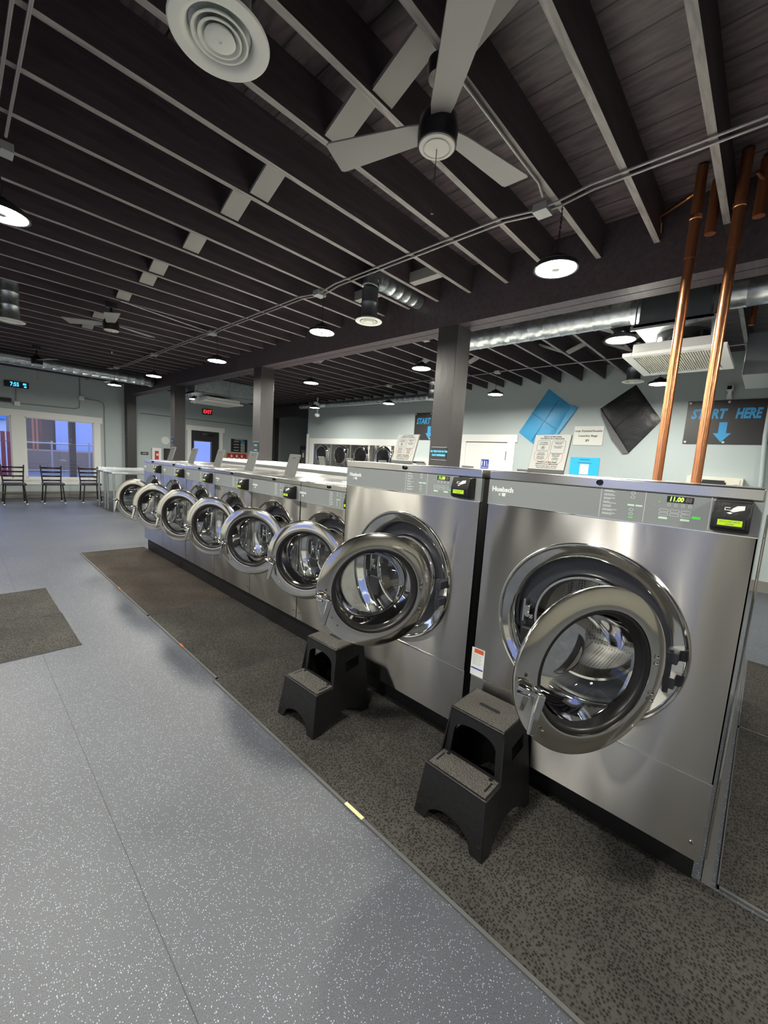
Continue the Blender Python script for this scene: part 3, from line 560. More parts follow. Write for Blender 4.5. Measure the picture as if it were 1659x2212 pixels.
floormat(.322, 1.71, -1.30, -.338, 'charcoal mat around the right end of the nearest washer', grp='mats round the end of the washer row')
floormat(1.725, 3.06, -1.30, -.338, 'charcoal mat at far right edge beyond the first end mat', grp='mats round the end of the washer row')
# strip of grey sealant/foam along the machine side
tag(MB().box(.30, 3.2, -.322, -.292, 0, .006).build('floor_strip', M['matedge'], smooth=0), 'pale grey strip on the floor along the side of the nearest washer', 'strip')
tag(MB().tube([(.175, -.292, .2), (.175, -.292, 1.42)], .004, 8).build('side_rail', M['chrome'], smooth=30), 'thin bright metal rail up the side edge of the nearest washer', 'rail')
# ================================================================ STEP STOOLS
def stool():
    t = thing('step_stool', 'x', 'step stool')
    # local: front step toward -x, width along y. footprint x -.20..+.20, y -.165..+.165
    hwB, hwT = .168, .128; ht, hs = .44, .225
    def shell(name, pts_out, m): pass
    def quadwall(b, P, th=.012):  # P: four corners loops
        b.add(P, [tuple(range(len(P)))])
    xb0, xb1 = -.215, .205   # bottom front/back
    xs0 = -.185              # step front edge
    xm0, xm1 = -.055, -.070  # riser top / riser bottom
    xt0, xt1 = -.045, .165   # tread
    def hw(z): return hwB+(hwT-hwB)*z/ht
    b = MB(); n = 10
    # side walls: profile polygons with the arch cut at the foot, a window, slanting inwards
    for sg in (-1, 1):
        def P(x, z): return (x, sg*hw(z), z)
        arch = [(-.15+.30*i/n, .012+.062*math.sin(PI*i/n)) for i in range(n+1)]
        lo = [P(xb0, 0), P(-.155, 0)]+[P(a, z) for a, z in arch]+[P(.155, 0), P(xb1, 0), P(xb1-.015, hs), P(xm0-.02, hs), P(xs0, hs)]
        b.add(lo, [tuple(range(len(lo)))])
        # upper side with a window hole, as four quads
        a0, a1, a2, a3 = P(xm0-.02, hs), P(xb1-.015, hs), P(xt1, ht-.006), P(xt0, ht-.006)
        w0, w1, w2, w3 = P(.02, .285), P(.13, .30), P(.13, .36), P(.02, .345)
        b.add([a0, a1, a2, a3, w0, w1, w2, w3], [(0, 1, 5, 4), (1, 2, 6, 5), (2, 3, 7, 6), (3, 0, 4, 7)])
    # front lower riser with arch
    def Q(xa, y, z, x1=xs0, z1=hs): 
        k_ = z/z1; return (xa+(x1-xa)*k_, y, z)
    nn = 12; w0 = hw(0); w1_ = hw(hs)
    pts = [Q(xb0, -w0, 0), Q(xb0, -.115, 0)]+[Q(xb0, -.115+.23*i/nn, .02+.062*math.sin(PI*i/nn)**.6 if 0 < i < nn else .0) for i in range(nn+1)]+[Q(xb0, .115, 0), Q(xb0, w0, 0), (xs0, w1_, hs), (xs0, -w1_, hs)]
    b.add(pts, [tuple(range(len(pts)))])
    # upper riser: frame around a large arched opening
    wu, wt = hw(hs), hw(ht); op = []
    for i in range(nn+1):
        a = PI*i/nn; y = .106*math.cos(a); z = .30+.088*math.sin(a)**.45 if 0 < i < nn else .30; op.append((xm0+(xt0-xm0)*(z-hs)/(ht-hs), y, z))
    opn = [(xm0, .112, hs+.004)]+op+[(xm0, -.112, hs+.004)]
    out = [(xm0, wu, hs+.004), (xm0*.6+xt0*.4, wu*.6+wt*.4, hs+.09)]+[(xt0, wt*math.cos(PI*i/(nn-2)) if 0 < i < nn-2 else (wt if i == 0 else -wt), ht-.006) for i in range(nn-1)]+[(xm0*.6+xt0*.4, -wu*.6-wt*.4, hs+.09), (xm0, -wu, hs+.004)]
    m_ = min(len(opn), len(out)); vs = opn[:m_]+out[:m_]
    b.add(vs, [(i, i+1, m_+i+1, m_+i) for i in range(m_-1)])
    # back wall
    bw = [(xb1, -hw(0), 0), (xb1, -.11, 0)]+[(xb1-.015*.3, -.11+.22*i/nn, .0+.10*math.sin(PI*i/nn)) for i in range(1, nn)]+[(xb1, .11, 0), (xb1, hw(0), 0), (xt1, wt, ht-.006), (xt1, -wt, ht-.006)]
    b.add(bw, [tuple(range(len(bw)))])
    b.add([(xs0, -w1_, hs-.003), (xs0, w1_, hs-.003), (xm0, w1_, hs-.003), (xm0, -w1_, hs-.003)], [(0, 1, 2, 3)])
    body = b.build('body', M['stool'], t, smooth=0, solid=.007)
    fe = MB()
    for (x, y) in ((xb0+.02, w0-.02), (xb0+.02, -w0+.02), (xb1-.02, w0-.02), (xb1-.02, -w0+.02)): fe.lathe([(0, .0001), (0, .024), (.05, .019), (.055, .0001)], (x, y, 0), 'z', 16)
    fe.build('foot_pad', M['stool'], t)
    lip = MB().box(xs0-.006, xm0+.012, -w1_-.004, w1_+.004, hs-.004, hs+.006).build('lower_step', M['stool'], t, bevel=.005)
    MB().box(xs0+.006, xm0-.012, -w1_+.010, w1_-.010, hs+.006, hs+.0085).build('tread_pad', M['tread'], lip, bevel=.002)
    for sg in (-1, 1): g = MB(); g.box(xs0+.035, xm0-.035, sg*(w1_-.028)-.004, sg*(w1_-.028)+.004, hs+.0075, hs+.0093).lathe([(hs+.0075, .009), (hs+.0095, .009), (hs+.0095, .0001)], (xm0-.022, sg*(w1_-.042), 0), 'z', 14); g.build('slot', M['black'], lip)
    tp = MB().box(xt0-.006, xt1+.006, -wt-.006, wt+.006, ht-.014, ht-.002).build('top_step', M['stool'], t, bevel=.007)
    MB().box(xt0+.002, xt1-.002, -wt+.002, wt-.002, ht-.002, ht+.001).build('tread_pad', M['tread'], tp, bevel=.0015)
    xm = (xt0+xt1)/2
    MB().prism([(xm+.011*math.sin(a), .04*(1 if math.cos(a) > 0 else -1)*1.0+.011*math.cos(a)) for a in [2*PI*i/16 for i in range(16)]], ht+.0, ht+.0022, 'z').build('hand_slot', M['black'], tp)
    return t
s1 = stool(); s1.location = (-.043, .49, .010); s1.scale = (1, .98, 1)
s1['label'] = 'black two-step plastic stool nearest the camera, before the nearest large washer'; s1['group'] = 'black step stools on the mat'
s2 = copy_tree(s1); s2.location = (-.108, 1.475, .010); s2.rotation_euler[2] = .02
s2['label'] = 'black two-step plastic stool farther away, before the second large washer'
# ================================================================ CEILING LAMPS
def lamp(x, y, label, z=2.755, first=[None]):
    if first[0] is None:
        t = thing('high_bay_lamp', label, 'ceiling lamp', (x, y, z), group='round hanging lamps')
        MB().lathe([(.018, .132), (.0, .132), (-.002, .128), (-.0, .118)], (0, 0, 0), 'z', 48).lathe([(.018, .132), (.030, .12), (.040, .075), (.062, .07), (.066, .035), (.085, .03), (.085, .0001)], (0, 0, 0), 'z', 48).build('housing', M['lamphouse'], t)
        MB().lathe([(.001, .119), (.001, .026)], (0, 0, 0), 'z', 48).build('lens', M['lamp'], t)
        MB().lathe([(.001, .026), (-.004, .024), (-.004, .0001)], (0, 0, 0), 'z', 24).build('sensor', M['box'], t)
        ch = MB()
        zz = .085
        while zz < ZJ-2.755-.02:
            a = (int(zz*1000) % 2)*PI/2; ch.tube([(math.cos(a)*.006, math.sin(a)*.006, zz), (0, 0, zz+.014), (-math.cos(a)*.006, -math.sin(a)*.006, zz+.028), (0, 0, zz+.03)], .0018, 6); zz += .026
        ch.tube([(0, .01, .085), (.014, .012, .16), (-.008, -.005, .26), (.012, .006, .36), (0, 0, ZJ-2.755)], .0028, 6)
        ch.build('chain', M['black'], t)
        first[0] = t; return t
    c = copy_tree(first[0]); c.location = (x, y, z); c['label'] = label; return c
LL = [((1.055, .855), 'round bright hanging lamp nearest, above the second large washer'), ((1.06, 3.2), 'hanging lamp second along the front conduit, above the small washers'), ((1.07, 5.605), 'hanging lamp third along the front conduit, above the far small washers'), ((1.0, 8.0), 'hanging lamp fourth along the front conduit, beyond the washer row'), ((.91, 10.2), 'hanging lamp fifth along the front conduit, beside the small round vent by the windows'),
 ((2.73, .894), 'hanging lamp behind the beam, just left of the square ceiling diffuser'), ((2.774, 3.274), 'hanging lamp behind the beam, left of the nearest column'), ((2.739, 5.66), 'hanging lamp behind the beam, between the first and second columns'),
 ((4.95, .954), 'hanging lamp beside the copper pipes against the sign wall'), ((4.878, 3.322), 'hanging lamp in front of the sign wall, above the restroom door'), ((5.06, 5.986), 'hanging lamp in the back bay, left of the nearest column and low'), ((4.95, 8.5), 'hanging lamp in the back bay beside the dome camera'),
 ((-1.32, 3.067), 'hanging lamp cut by the left edge of the picture'), ((-1.32, .72), 'hanging lamp just outside the picture above the large round vent'),
 ((-1.32, 5.6), 'hanging lamp outside the left edge of the picture, third in its line'), ((-1.32, 8.0), 'hanging lamp outside the left edge, fourth in its line'), ((-3.4, 1.0), 'hanging lamp outside the picture near the left wall'), ((-3.4, 5.6), 'hanging lamp outside the picture by the far left wall'), ((-1.32, -2.0), 'hanging lamp behind the camera'), ((1.05, -2.0), 'hanging lamp behind the camera above the aisle'), ((3.9, -2.2), 'hanging lamp behind the camera in the back bay'), ((2.75, 10.6), 'hanging lamp in the back bay behind the far duct box')]
for (p, l) in LL: lamp(p[0], p[1], l)
# ================================================================ CEILING FANS
def fan(x, y, rot, label, first=[None]):
    if first[0] is None:
        t = thing('ceiling_fan', label, 'ceiling fan', (x, y, 2.84), rot, group='three-blade ceiling fans')
        MB().lathe([(.0, .078), (.004, .082), (.05, .085), (.10, .080), (.125, .060), (.15, .040), (.16, .02)], (0, 0, 0), 'z', 40).lathe([(.16, .014), (.26, .014)], (0, 0, 0), 'z', 16).lathe([(.25, .02), (.255, .055), (.30, .062), (.313, .062)], (0, 0, 0), 'z', 32).build('motor', M['fanmotor'], t)
        cp = MB().lathe([(.004, .080), (-.004, .074), (-.006, .060), (-.003, .057), (-.003, .054), (-.007, .052), (-.009, .030), (-.009, .0001)], (0, 0, 0), 'z', 40).build('bottom_cap', M['fancap'], t)
        for k in range(3):
            a = k*2*PI/3
            pf = [(.07, -.045), (.12, -.055), (.50, -.078), (.515, -.070), (.515, .070), (.50, .078), (.12, .045), (.07, .035)]
            T = Matrix.Rotation(a, 4, 'Z') @ Matrix.Translation((0, 0, .075)) @ Matrix.Rotation(math.radians(9), 4, 'X')
            MB(T).prism(pf, -.004, .004, 'z').build('blade', M['fanblade'], t, bevel=.002)
        pc = MB().tube([(.0, .0, -.008), (.0, .0, -.24)], .0016, 6).tube([(0, 0, -.24), (0, 0, -.262)], .006, 8).build('pull_chain', M['chair'], t)
        first[0] = t; return t
    c = copy_tree(first[0]); c.location = (x, y, 2.84); c.rotation_euler[2] = rot; c['label'] = label; return c
fan(-.105, .925, math.radians(-12), 'large near three-blade ceiling fan with grey blades')
fan(-.197, 5.63, math.radians(18), 'small looking ceiling fan farther left, over the open floor')
fan(-.43, 9.6, math.radians(50), 'farthest ceiling fan near the window wall')
# ================================================================ CONDUITS
def conduit(name, label, runs, boxes, rad=.0075, cat='conduit'):
    t = thing(name, label, cat, runs[0][0])
    o = Vector(runs[0][0])
    for rn in runs: MB(Matrix.Translation(-o)).tube(rn, rad, 10).build('pipe', M['conduit'], t)
    for (x, y, z, a, b_) in boxes: MB(Matrix.Translation(-o)).box(x-a, x+a, y-b_, y+b_, z, ZJ-.0).build('junction_box', M['box'], t, bevel=.002)
    return t
zc_ = ZJ-.012
ys = [(1.02, .974), (1.02, 3.24), (1.0, 5.66), (.98, 8.0), (.93, 10.2)]
runs = []
for off in (0, .05):
    p = [(.99+off, -3.5, zc_)]
    for (bx, by) in ys: p += [(.99+off, by-.30, zc_), (bx+off-.01, by-.10, zc_-.012), (bx+off-.01, by+.06, zc_-.012), (.985+off, by+.25, zc_)]
    p.append((.97+off, 13.3, zc_)); runs.append(p)
conduit('conduit_run', 'pair of long grey conduits under the joists with junction boxes above the lamps', runs, [(bx+.02, by, zc_-.035, .05, .045) for bx, by in ys])
conduit('conduit_run', 'short conduit from the near ceiling fan to the junction box', [[(-.06, .895, zc_), (.55, .90, zc_), (.80, .90, zc_), (.93, .93, zc_)]], [])
conduit('conduit_run', 'short conduit from the farther ceiling fan to its junction box', [[(-.15, 5.40, zc_), (.6, 5.58, zc_), (.95, 5.66, zc_)]], [])
conduit('conduit_run', 'pair of conduits at the top left edge of the picture', [[(-1.34, -2, zc_), (-1.34, 3.0, zc_)], [(-1.29, -2, zc_), (-1.29, 3.0, zc_)]], [(-1.31, 3.12, zc_-.035, .06, .05)])
conduit('conduit_run', 'thin conduit under the joists of the back bay nearest the beam', [[(2.75, -3, zc_), (2.75, 3.1, zc_), (2.79, 3.26, zc_-.012), (2.75, 3.5, zc_), (2.74, 5.5, zc_), (2.76, 5.66, zc_-.012), (2.72, 6, zc_), (2.72, 12, zc_)]], [(2.80, 3.26, zc_-.03, .045, .045), (2.77, 5.66, zc_-.03, .045, .045), (2.75, .9, zc_-.03, .045, .045)])
conduit('conduit_run', 'thin conduit under the joists along the sign wall side', [[(4.9, -3, zc_), (4.9, 3.2, zc_), (4.88, 3.35, zc_-.01), (4.95, 3.6, zc_), (5.0, 6, zc_), (5.0, 9, zc_)]], [(4.90, 3.33, zc_-.03, .045, .045), (5.03, 5.98, zc_-.03, .045, .045)])
# ================================================================ ROUND DIFFUSERS AND DUCTS
def spiral(pts, rad, name, label, pitch=.13, m='galv', cat='duct'):
    # resample along the path and raise a narrow lock seam at every pitch
    P = [Vector(p) for p in pts]; out = []; rr = []
    d0 = 0
    for i in range(len(P)-1):
        L = (P[i+1]-P[i]).length; t = (P[i+1]-P[i])/L; s = 0
        k = max(1, int(L/pitch)); stp = L/k
        for j in range(k):
            for (ds, e) in ((.0, 0), (.006, .004), (.012, .004), (.018, 0)):
                if stp > .03: out.append(P[i]+t*(j*stp+ds)); rr.append(rad+e)
    out.append(P[-1]); rr.append(rad)
    return MB().tube(out, rad, 28, rads=rr)
def diffuser(x, y, z, rad, label, duct=None, m='galv', grp='round ceiling diffusers'):
    t = thing('round_diffuser', label, 'air vent', (x, y, z), group=grp); s = rad/.15
    MB().lathe([(.030, .094*s), (.012, .098*s), (.003, .106*s), (.0, .118*s), (.001, .148*s), (.006, .152*s), (.012, .13*s), (.03, .10*s)], (0, 0, 0), 'z', 56).build('outer_ring', M['whitevent'], t)
    MB().lathe([(.024, .068*s), (.004, .086*s), (.001, .086*s), (.001, .080*s), (.020, .064*s)], (0, 0, 0), 'z', 48).lathe([(.020, .048*s), (.002, .066*s), (-.001, .066*s), (-.001, .060*s), (.016, .044*s)], (0, 0, 0), 'z', 48).build('cone_ring', M['whitevent'], t)
    MB().lathe([(.006, .044*s), (-.002, .047*s), (-.004, .044*s), (-.006, .03*s), (-.007, .006), (-.004, .004), (-.004, .0001)], (0, 0, 0), 'z', 40).build('centre_cap', M['whitevent'], t)
    MB().lathe([(.05, .0001), (.05, .091*s)], (0, 0, 0), 'z', 32).build('damper', M['galvdark'], t)
    MB().tube([(0, 0, .01), (0, 0, .06)], .004, 8).tube([(-.09*s, 0, .05), (.09*s, 0, .05)], .004, 6).build('spider', M['satin'], t)
    if duct: 
        MB(Matrix.Translation((-x, -y, -z))).merge(*((lambda q: ((q.v, q.f), Matrix.Identity(4)))(spiral(duct, .092*s, '', '')))).build('drop_duct', M[m], t)
    return t
diffuser(-.93, 1.165, 2.80, .15, 'large round white ceiling diffuser at the top of the picture', [(-.93, 1.165, 2.822), (-.93, 1.165, 3.38)])
diffuser(1.19, 2.66, 2.80, .125, 'small round white diffuser under its own drop duct, beside the nearest column', [(1.19, 2.66, 2.82), (1.19, 2.66, 3.09)], 'galvdark')
tag(spiral([(1.19, 2.66, 3.10), (1.20, 2.66, 3.16), (1.26, 2.66, 3.20), (1.34, 2.66, 3.205), (1.895, 2.66, 3.205)], .078, '', '', .11).build('branch_duct', M['galv']), 'short bright spiral branch duct between joists, running into the beam', 'duct')
diffuser(-1.04, 6.15, 2.80, .125, 'round diffuser at the left edge, over the open floor', [(-1.04, 6.15, 2.82), (-1.04, 6.15, 3.38)])
diffuser(.98, 10.75, 2.86, .14, 'round diffuser by the window wall, next to the fifth lamp', [(.98, 10.75, 2.88), (.98, 10.75, 3.3)])
diffuser(4.68, 1.21, 2.755, .13, 'round white diffuser above the black laundry bag', [(4.68, 1.21, 2.775), (4.68, 1.21, 3.38)], 'galvdark')
diffuser(4.95, 4.72, 2.755, .13, 'round white diffuser partly behind the nearest column', [(4.95, 4.72, 2.775), (4.95, 4.72, 3.38)])
tag(spiral([(2.62, -3.2, 2.955), (2.62, 2.62, 2.955)], .108, '', '', .15).build('spiral_duct', M['galv']), 'large shiny spiral duct along the back of the beam, through the square unit', 'duct')
tag(spiral([(5.85, 5.2, 2.99), (5.85, 10.4, 2.99)], .075, '', '', .16).box(5.84, 5.86, 7.4, 7.402, 3.06, 3.385).build('spiral_duct', M['galv']), 'spiral duct high along the wall above the dryers', 'duct')
tag(spiral([(XL+.05, 10.6, 3.01), (1.55, 10.6, 3.01), (1.66, 10.62, 3.02), (1.72, 10.70, 3.03), (1.86, 10.95, 3.04)], .112, '', '', .16).build('spiral_duct', M['galv']), 'long spiral duct crossing the room before the window wall', 'duct')
tag(spiral([(2.5, 10.9, 2.95), (2.95, 11.1, 2.9), (3.05, 11.1, 2.80)], .15, '', '', .09).box(2.49, 2.51, 10.9, 10.902, 3.09, 3.385).build('flexible_duct', M['galv']), 'wide ribbed duct elbow left of the exit sign', 'duct')
tag(spiral([(5.3, 8.9, 2.9), (5.5, 9.1, 2.95), (5.75, 9.15, 2.99)], .075, '', '', .05).build('flexible_duct', M['galv']), 'silver flexible duct branch beside the dome camera', 'duct')
# air handling units: galvanised box, hung frame, white grille
def ahu(bx, px, label, rods, fr):
    (x0, x1, y0, y1, z0, z1) = bx; t = thing('air_handler', label, 'air handling unit', ((x0+x1)/2, (y0+y1)/2, z1)); T = Matrix.Translation((-(x0+x1)/2, -(y0+y1)/2, -z1))
    MB(T).box(*bx).build('plenum_box', M['galvdark'] if fr else M['galv'], t, bevel=.004)
    MB(T).box(x0-.03, x1+.03, y0-.03, y1+.03, z0-.03, z0-.012).box(x0-.03, x0-.005, y0-.05, y1+.05, z0-.05, z0-.012).build('support_angle', M['galv'], t, smooth=0)
    (a, b_, c, d, zp) = px
    MB(T).lathe([(z0-.03, .19), (zp+.10, .19)], ((a+b_)/2, (c+d)/2, 0), 'z', 36).build('collar', M['blackgloss'], t)
    MB(T).box(a+.06, b_-.06, c+.06, d-.06, zp+.03, zp+.11).build('grille_housing', M['white'], t, bevel=.004)
    g = MB(T).box(a, b_, c, c+.07, zp, zp+.03).box(a, b_, d-.07, d, zp, zp+.03).box(a, a+.07, c+.07, d-.07, zp, zp+.03).box(b_-.07, b_, c+.07, d-.07, zp, zp+.03).build('grille_frame', M['white'], t, bevel=.004)
    g = MB(T); n = 34
    for i in range(n):
        y = c+.07+(d-c-.14)*i/n; g.box(a+.07, b_-.07, y, y+(d-c-.14)/n*.55, zp+.006, zp+.014)
    g.box(a+.07, b_-.07, c+.07, d-.07, zp+.018, zp+.02).build('louvre', M['cream'], t, smooth=0)
    for (x, y) in rods: MB(T).tube([(x, y, z0-.05), (x, y, ZJ+.05)], .006, 8).build('hanger_rod', M['satin'], t)
    return t
ahu((2.43, 3.05, .215, .690, 2.775, 3.14), (2.34, 3.15, .075, .76, 2.50), 'square metal plenum with a white ceiling grille below, behind the copper pipes', [(2.41, .71), (2.41, .19), (3.07, .71), (3.07, .19)], True)
ahu((2.22, 3.75, 9.25, 9.85, 2.79, 3.13), (2.42, 3.32, 9.15, 10.0, 2.60), 'long galvanised plenum box with a white grille, before the exit sign', [(2.26, 9.2), (2.26, 9.9), (3.0, 9.2), (3.0, 9.9), (3.7, 9.2)], False)
tag(MB().box(3.2, 3.9, -2.0, .02, 2.45, 2.80).build('air_duct', M['galvdark'], bevel=.004), 'rectangular metal duct at the right edge beyond the copper pipes', 'duct')
# ================================================================ COPPER PIPES
def cpipe(x, y, label):
    t = thing('copper_pipe', label, 'pipe', (x, y, 1.36), group='two tall copper pipes')
    MB().tube([(0, 0, 0), (0, 0, 1.50)], .027, 24).build('lower_length', M['copper'], t)
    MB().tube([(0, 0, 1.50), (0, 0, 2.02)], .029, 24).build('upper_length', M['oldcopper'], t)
    MB().lathe([(1.72, .029), (1.725, .033), (1.745, .033), (1.75, .029)], (0, 0, 0), 'z', 24).build('coupling', M['copper'], t)
    return t
cpipe(1.60, .258, 'left one of two tall copper pipes rising behind the nearest washer')
cpipe(1.60, .053, 'right one of two tall copper pipes rising behind the nearest washer')
tag(MB().tube([(1.60, .28, 3.24), (1.80, .50, 3.27), (1.86, .50, 3.26), (1.885, .50, 3.20)], .012, 12).build('copper_branch', M['copper']), 'thin bent copper branch pipe beside the left tall pipe under the roof', 'pipe')
tag(MB().tube([(1.78, .20, 3.06), (1.78, .20, 3.37)], .03, 16).build('copper_stub', M['oldcopper']), 'short aged copper stub behind the left tall pipe', 'pipe')
tag(MB().tube([(1.72, -.03, 3.06), (1.72, -.03, 3.37)], .03, 16).tube([(1.62, -.0, 3.26), (1.80, -.06, 3.24)], .010, 10).build('copper_stub', M['oldcopper']), 'short aged copper stub with a valve behind the right tall pipe', 'pipe')
for (x, y) in ((3.0, .0), (3.15, -.16), (2.9, -.27)):
    tag(MB().tube([(x, y, 2.81), (x, y, 3.385)], .022, 14).tube([(x-.04, y, 2.86), (x+.05, y, 2.86)], .011, 10).build('copper_drop', M['oldcopper']), 'short copper drop pipe hanging at the right edge above the rectangular duct', 'pipe', 'copper drops at the right edge')
# ================================================================ SIGN WALL (right)
def signX(name, label, cat, y0, y1, z0, z1, m, parts, th=.012, grp=None, x=XR):
    # y0 > y1 : left and right edge as seen
    t = thing(name, label, cat, (x, (y0+y1)/2, z0), group=grp)
    MB(Matrix.Translation((-x, -(y0+y1)/2, -z0))).box(x-th, x-.0005, min(y0, y1), max(y0, y1), z0, z1).build('board', m, t, smooth=0)
    for (nm, mt, fn) in parts:
        b = MB(Matrix.Translation((-x, -(y0+y1)/2, -z0))); fn(b, x-th-.0012); b.build(nm, mt, t, smooth=0)
    return t
def arrow(b, x, yc, zt, zb, w):
    h = zt-zb; b.prism([(yc+w*.22, zt), (yc-w*.22, zt), (yc-w*.22, zb+h*.45), (yc-w*.5, zb+h*.45), (yc, zb), (yc+w*.5, zb+h*.45), (yc+w*.22, zb+h*.45)], x, x+.002)
for (yl, lab) in ((.785, 'black START HERE sign with blue arrow at the right, behind the copper pipes'), (6.188, 'black START HERE sign half hidden behind the nearest column')):
    yr = yl-.975; yc = (yl+yr)/2
    signX('start_sign', lab, 'sign', yl, yr, 2.07, 2.71, M['signblack'], [
        ('word', M['cyan'], lambda b, x, yl=yl: b.fit('START', .425, .150, FX(x, yl-.275, 2.515), bold=.007, shear=.18)), ('word', M['cyan'], lambda b, x, yl=yl: b.fit('HERE', .29, .150, FX(x, yl-.725, 2.515), bold=.007, shear=.18)),
        ('arrow', M['cyan'], lambda b, x, yc=yc: arrow(b, x, yc+.03, 2.39, 2.10, .21)),
        ('grommet', M['white'], lambda b, x, yl=yl, yr=yr, yc=yc: [b.lathe([(0, .016), (-.003, .014), (-.003, .006), (0, .005)], (x, y, z), 'x', 14) for y in (yl-.03, yc, yr+.03) for z in (2.10, 2.68)])], grp='start here signs')
def bagX(name, label, m, pts, seams, flap=None, fm=None, th=.035):
    ys = [p[0] for p in pts]; zs_ = [p[1] for p in pts]; c = (sum(ys)/len(ys), sum(zs_)/len(zs_))
    t = thing(name, label, 'laundry bag', (XR, c[0], c[1])); T = Matrix.Translation((-XR, -c[0], -c[1]))
    # pillow-like front: grid over the quad, bulging away from the wall
    A, B, C_, D_ = [Vector(p) for p in pts]; n = 12; b = MB(T); vs = []; fs = []
    for i in range(n+1):
        for j in range(n+1):
            u_, v_ = i/n, j/n; p = A*(1-u_)*(1-v_)+B*u_*(1-v_)+C_*u_*v_+D_*(1-u_)*v_
            bu = th*(math.sin(PI*u_)*math.sin(PI*v_))**.35+.003*math.sin(9*u_+5*v_)
            vs.append((XR-.004-max(0, bu), p.x, p.y))
    for i in range(n):
        for j in range(n): fs.append((i*(n+1)+j, (i+1)*(n+1)+j, (i+1)*(n+1)+j+1, i*(n+1)+j+1))
    b.add(vs, fs).build('fabric', m, t, smooth=60)
    sm = MB(T)
    for (p, q_) in seams: sm.tube([(XR-th-.006, p[0], p[1]), (XR-th-.006, q_[0], q_[1])], .003, 6)
    sm.build('seam', mat(name+'_seam', (.01, .06, .12), .6) if 'blue' in name else M['black'], t)
    if flap:
        MB(T).prism(flap, XR-.028, XR-.002).build('side_edge', fm, t, bevel=.004)
    return t
bagX('blue_laundry_bag', 'sky blue square laundry bag pinned cornerwise on the wall above the restroom door', M['bluebag'], [(2.974, 3.058), (2.55, 2.735), (2.80, 2.10), (3.486, 2.245)][:0] or [(2.974, 3.058), (2.525, 2.722), (2.95, 1.87), (3.486, 2.245)], [((3.25, 2.62), (2.74, 2.30)), ((2.76, 2.83), (3.19, 2.08))], [(2.525, 2.735), (2.40, 2.69), (2.66, 2.28), (2.90, 1.9)], M['bluebag'])
bagX('black_laundry_bag', 'black square laundry bag pinned cornerwise between the price sign and START HERE sign', M['blackbag'], [(1.53, 3.02), (1.10, 2.43), (1.46, 1.96) if False else (1.50, 1.90), (2.028, 2.657)], [((1.78, 2.29), (1.33, 2.75))], [(2.028, 2.657), (1.99, 2.53), (1.78, 2.12), (1.58, 1.88), (1.50, 1.90)], mat('bag_pale_lining', (.12, .12, .125), .4))
signX('price_sign', 'small white sign about laundry bags between the two hung bags', 'sign', 2.42, 1.93, 2.02, 2.353, M['paper'], [('text_line', M['ink'], lambda b, x: b.fit('Large Washable/Reusable', .455, .044, FX(x, 2.175, 2.265), bold=.0006)), ('text_line', M['ink'], lambda b, x: b.fit('Laundry Bags', .315, .044, FX(x, 2.175, 2.18), bold=.0008)), ('text_line', M['ink'], lambda b, x: b.fit('$9', .06, .046, FX(x, 2.18, 2.10), bold=.0008))])
signX('blue_flyer', 'bright blue printed flyer on the wall below the laundry bag sign', 'flyer', 2.425, 1.935, 1.40, 1.80, M['flyer'], [('heading', M['inkblue'], lambda b, x: b.text('FIND US ON THE WEB' if False else '-----------', .05, FX(x, 2.18, 1.765), bold=.003, ext=.0005).box(x, x+.001, 2.06, 2.30, 1.70, 1.708)), ('picture', M['sticker'], lambda b, x: b.box(x-.001, x+.001, 2.10, 2.25, 1.50, 1.68)), ('caption', M['panel'], lambda b, x: b.box(x-.001, x+.001, 2.11, 2.24, 1.43, 1.495))])
def icons(b, x):
    for yy in (4.235, 4.175): b.disc((x, yy, 1.645), .010, 'x', 16, .002).prism([(yy+.013, 1.632), (yy-.013, 1.632), (yy-.010, 1.58), (yy-.008, 1.535), (yy+.008, 1.535), (yy+.010, 1.58)], x, x+.002)
    ringpoly(b, [(4.112+.020*math.cos(a), 1.56+.020*math.sin(a)) for a in [i*PI/6 for i in range(12)]], .006, x, x+.002); b.disc((x, 4.125, 1.635), .008, 'x', 12, .002).box(x, x+.002, 4.119, 4.129, 1.57, 1.625); b.box(x, x+.002, 4.09, 4.25, 1.505, 1.515)
t = thing('restroom_sign', 'small blue restroom sign with white figures on the restroom door', 'sign', (XR, 4.17, 1.48)); T = Matrix.Translation((-XR, -4.17, -1.48))
MB(T).box(XR-.026, XR-.0205, 4.08, 4.26, 1.47, 1.68).build('board', M['adablue'], t, smooth=0); b = MB(T); icons(b, XR-.028); b.build('figures', M['print'], t, smooth=0)
t = thing('change_machine', 'cream wall panel with a dark slot beneath the START HERE sign', 'card machine', (XR, .32, 1.0)); T = Matrix.Translation((-XR, -.32, -1.0))
MB(T).box(XR-.10, XR-.001, -.005, .65, .9, 1.585).build('casing', M['beige'], t, bevel=.006); MB(T).box(XR-.104, XR-.099, .20, .46, 1.515, 1.54).box(XR-.104, XR-.099, .18, .48, 1.45, 1.515).build('slot', M['ink'], t); MB(T).box(XR-.108, XR-.099, .03, .10, 1.49, 1.56).build('latch', M['cream'], t, bevel=.003)
t = thing('change_machine', 'cream wall panel mostly hidden behind the second large washer and column', 'card machine', (XR, 5.9, 1.0)); T = Matrix.Translation((-XR, -5.9, -1.0))
MB(T).box(XR-.10, XR-.001, 5.55, 6.30, .9, 1.62).build('casing', M['beige'], t, bevel=.006); MB(T).box(XR-.104, XR-.099, 5.72, 6.12, 1.50, 1.55).build('slot', M['ink'], t)
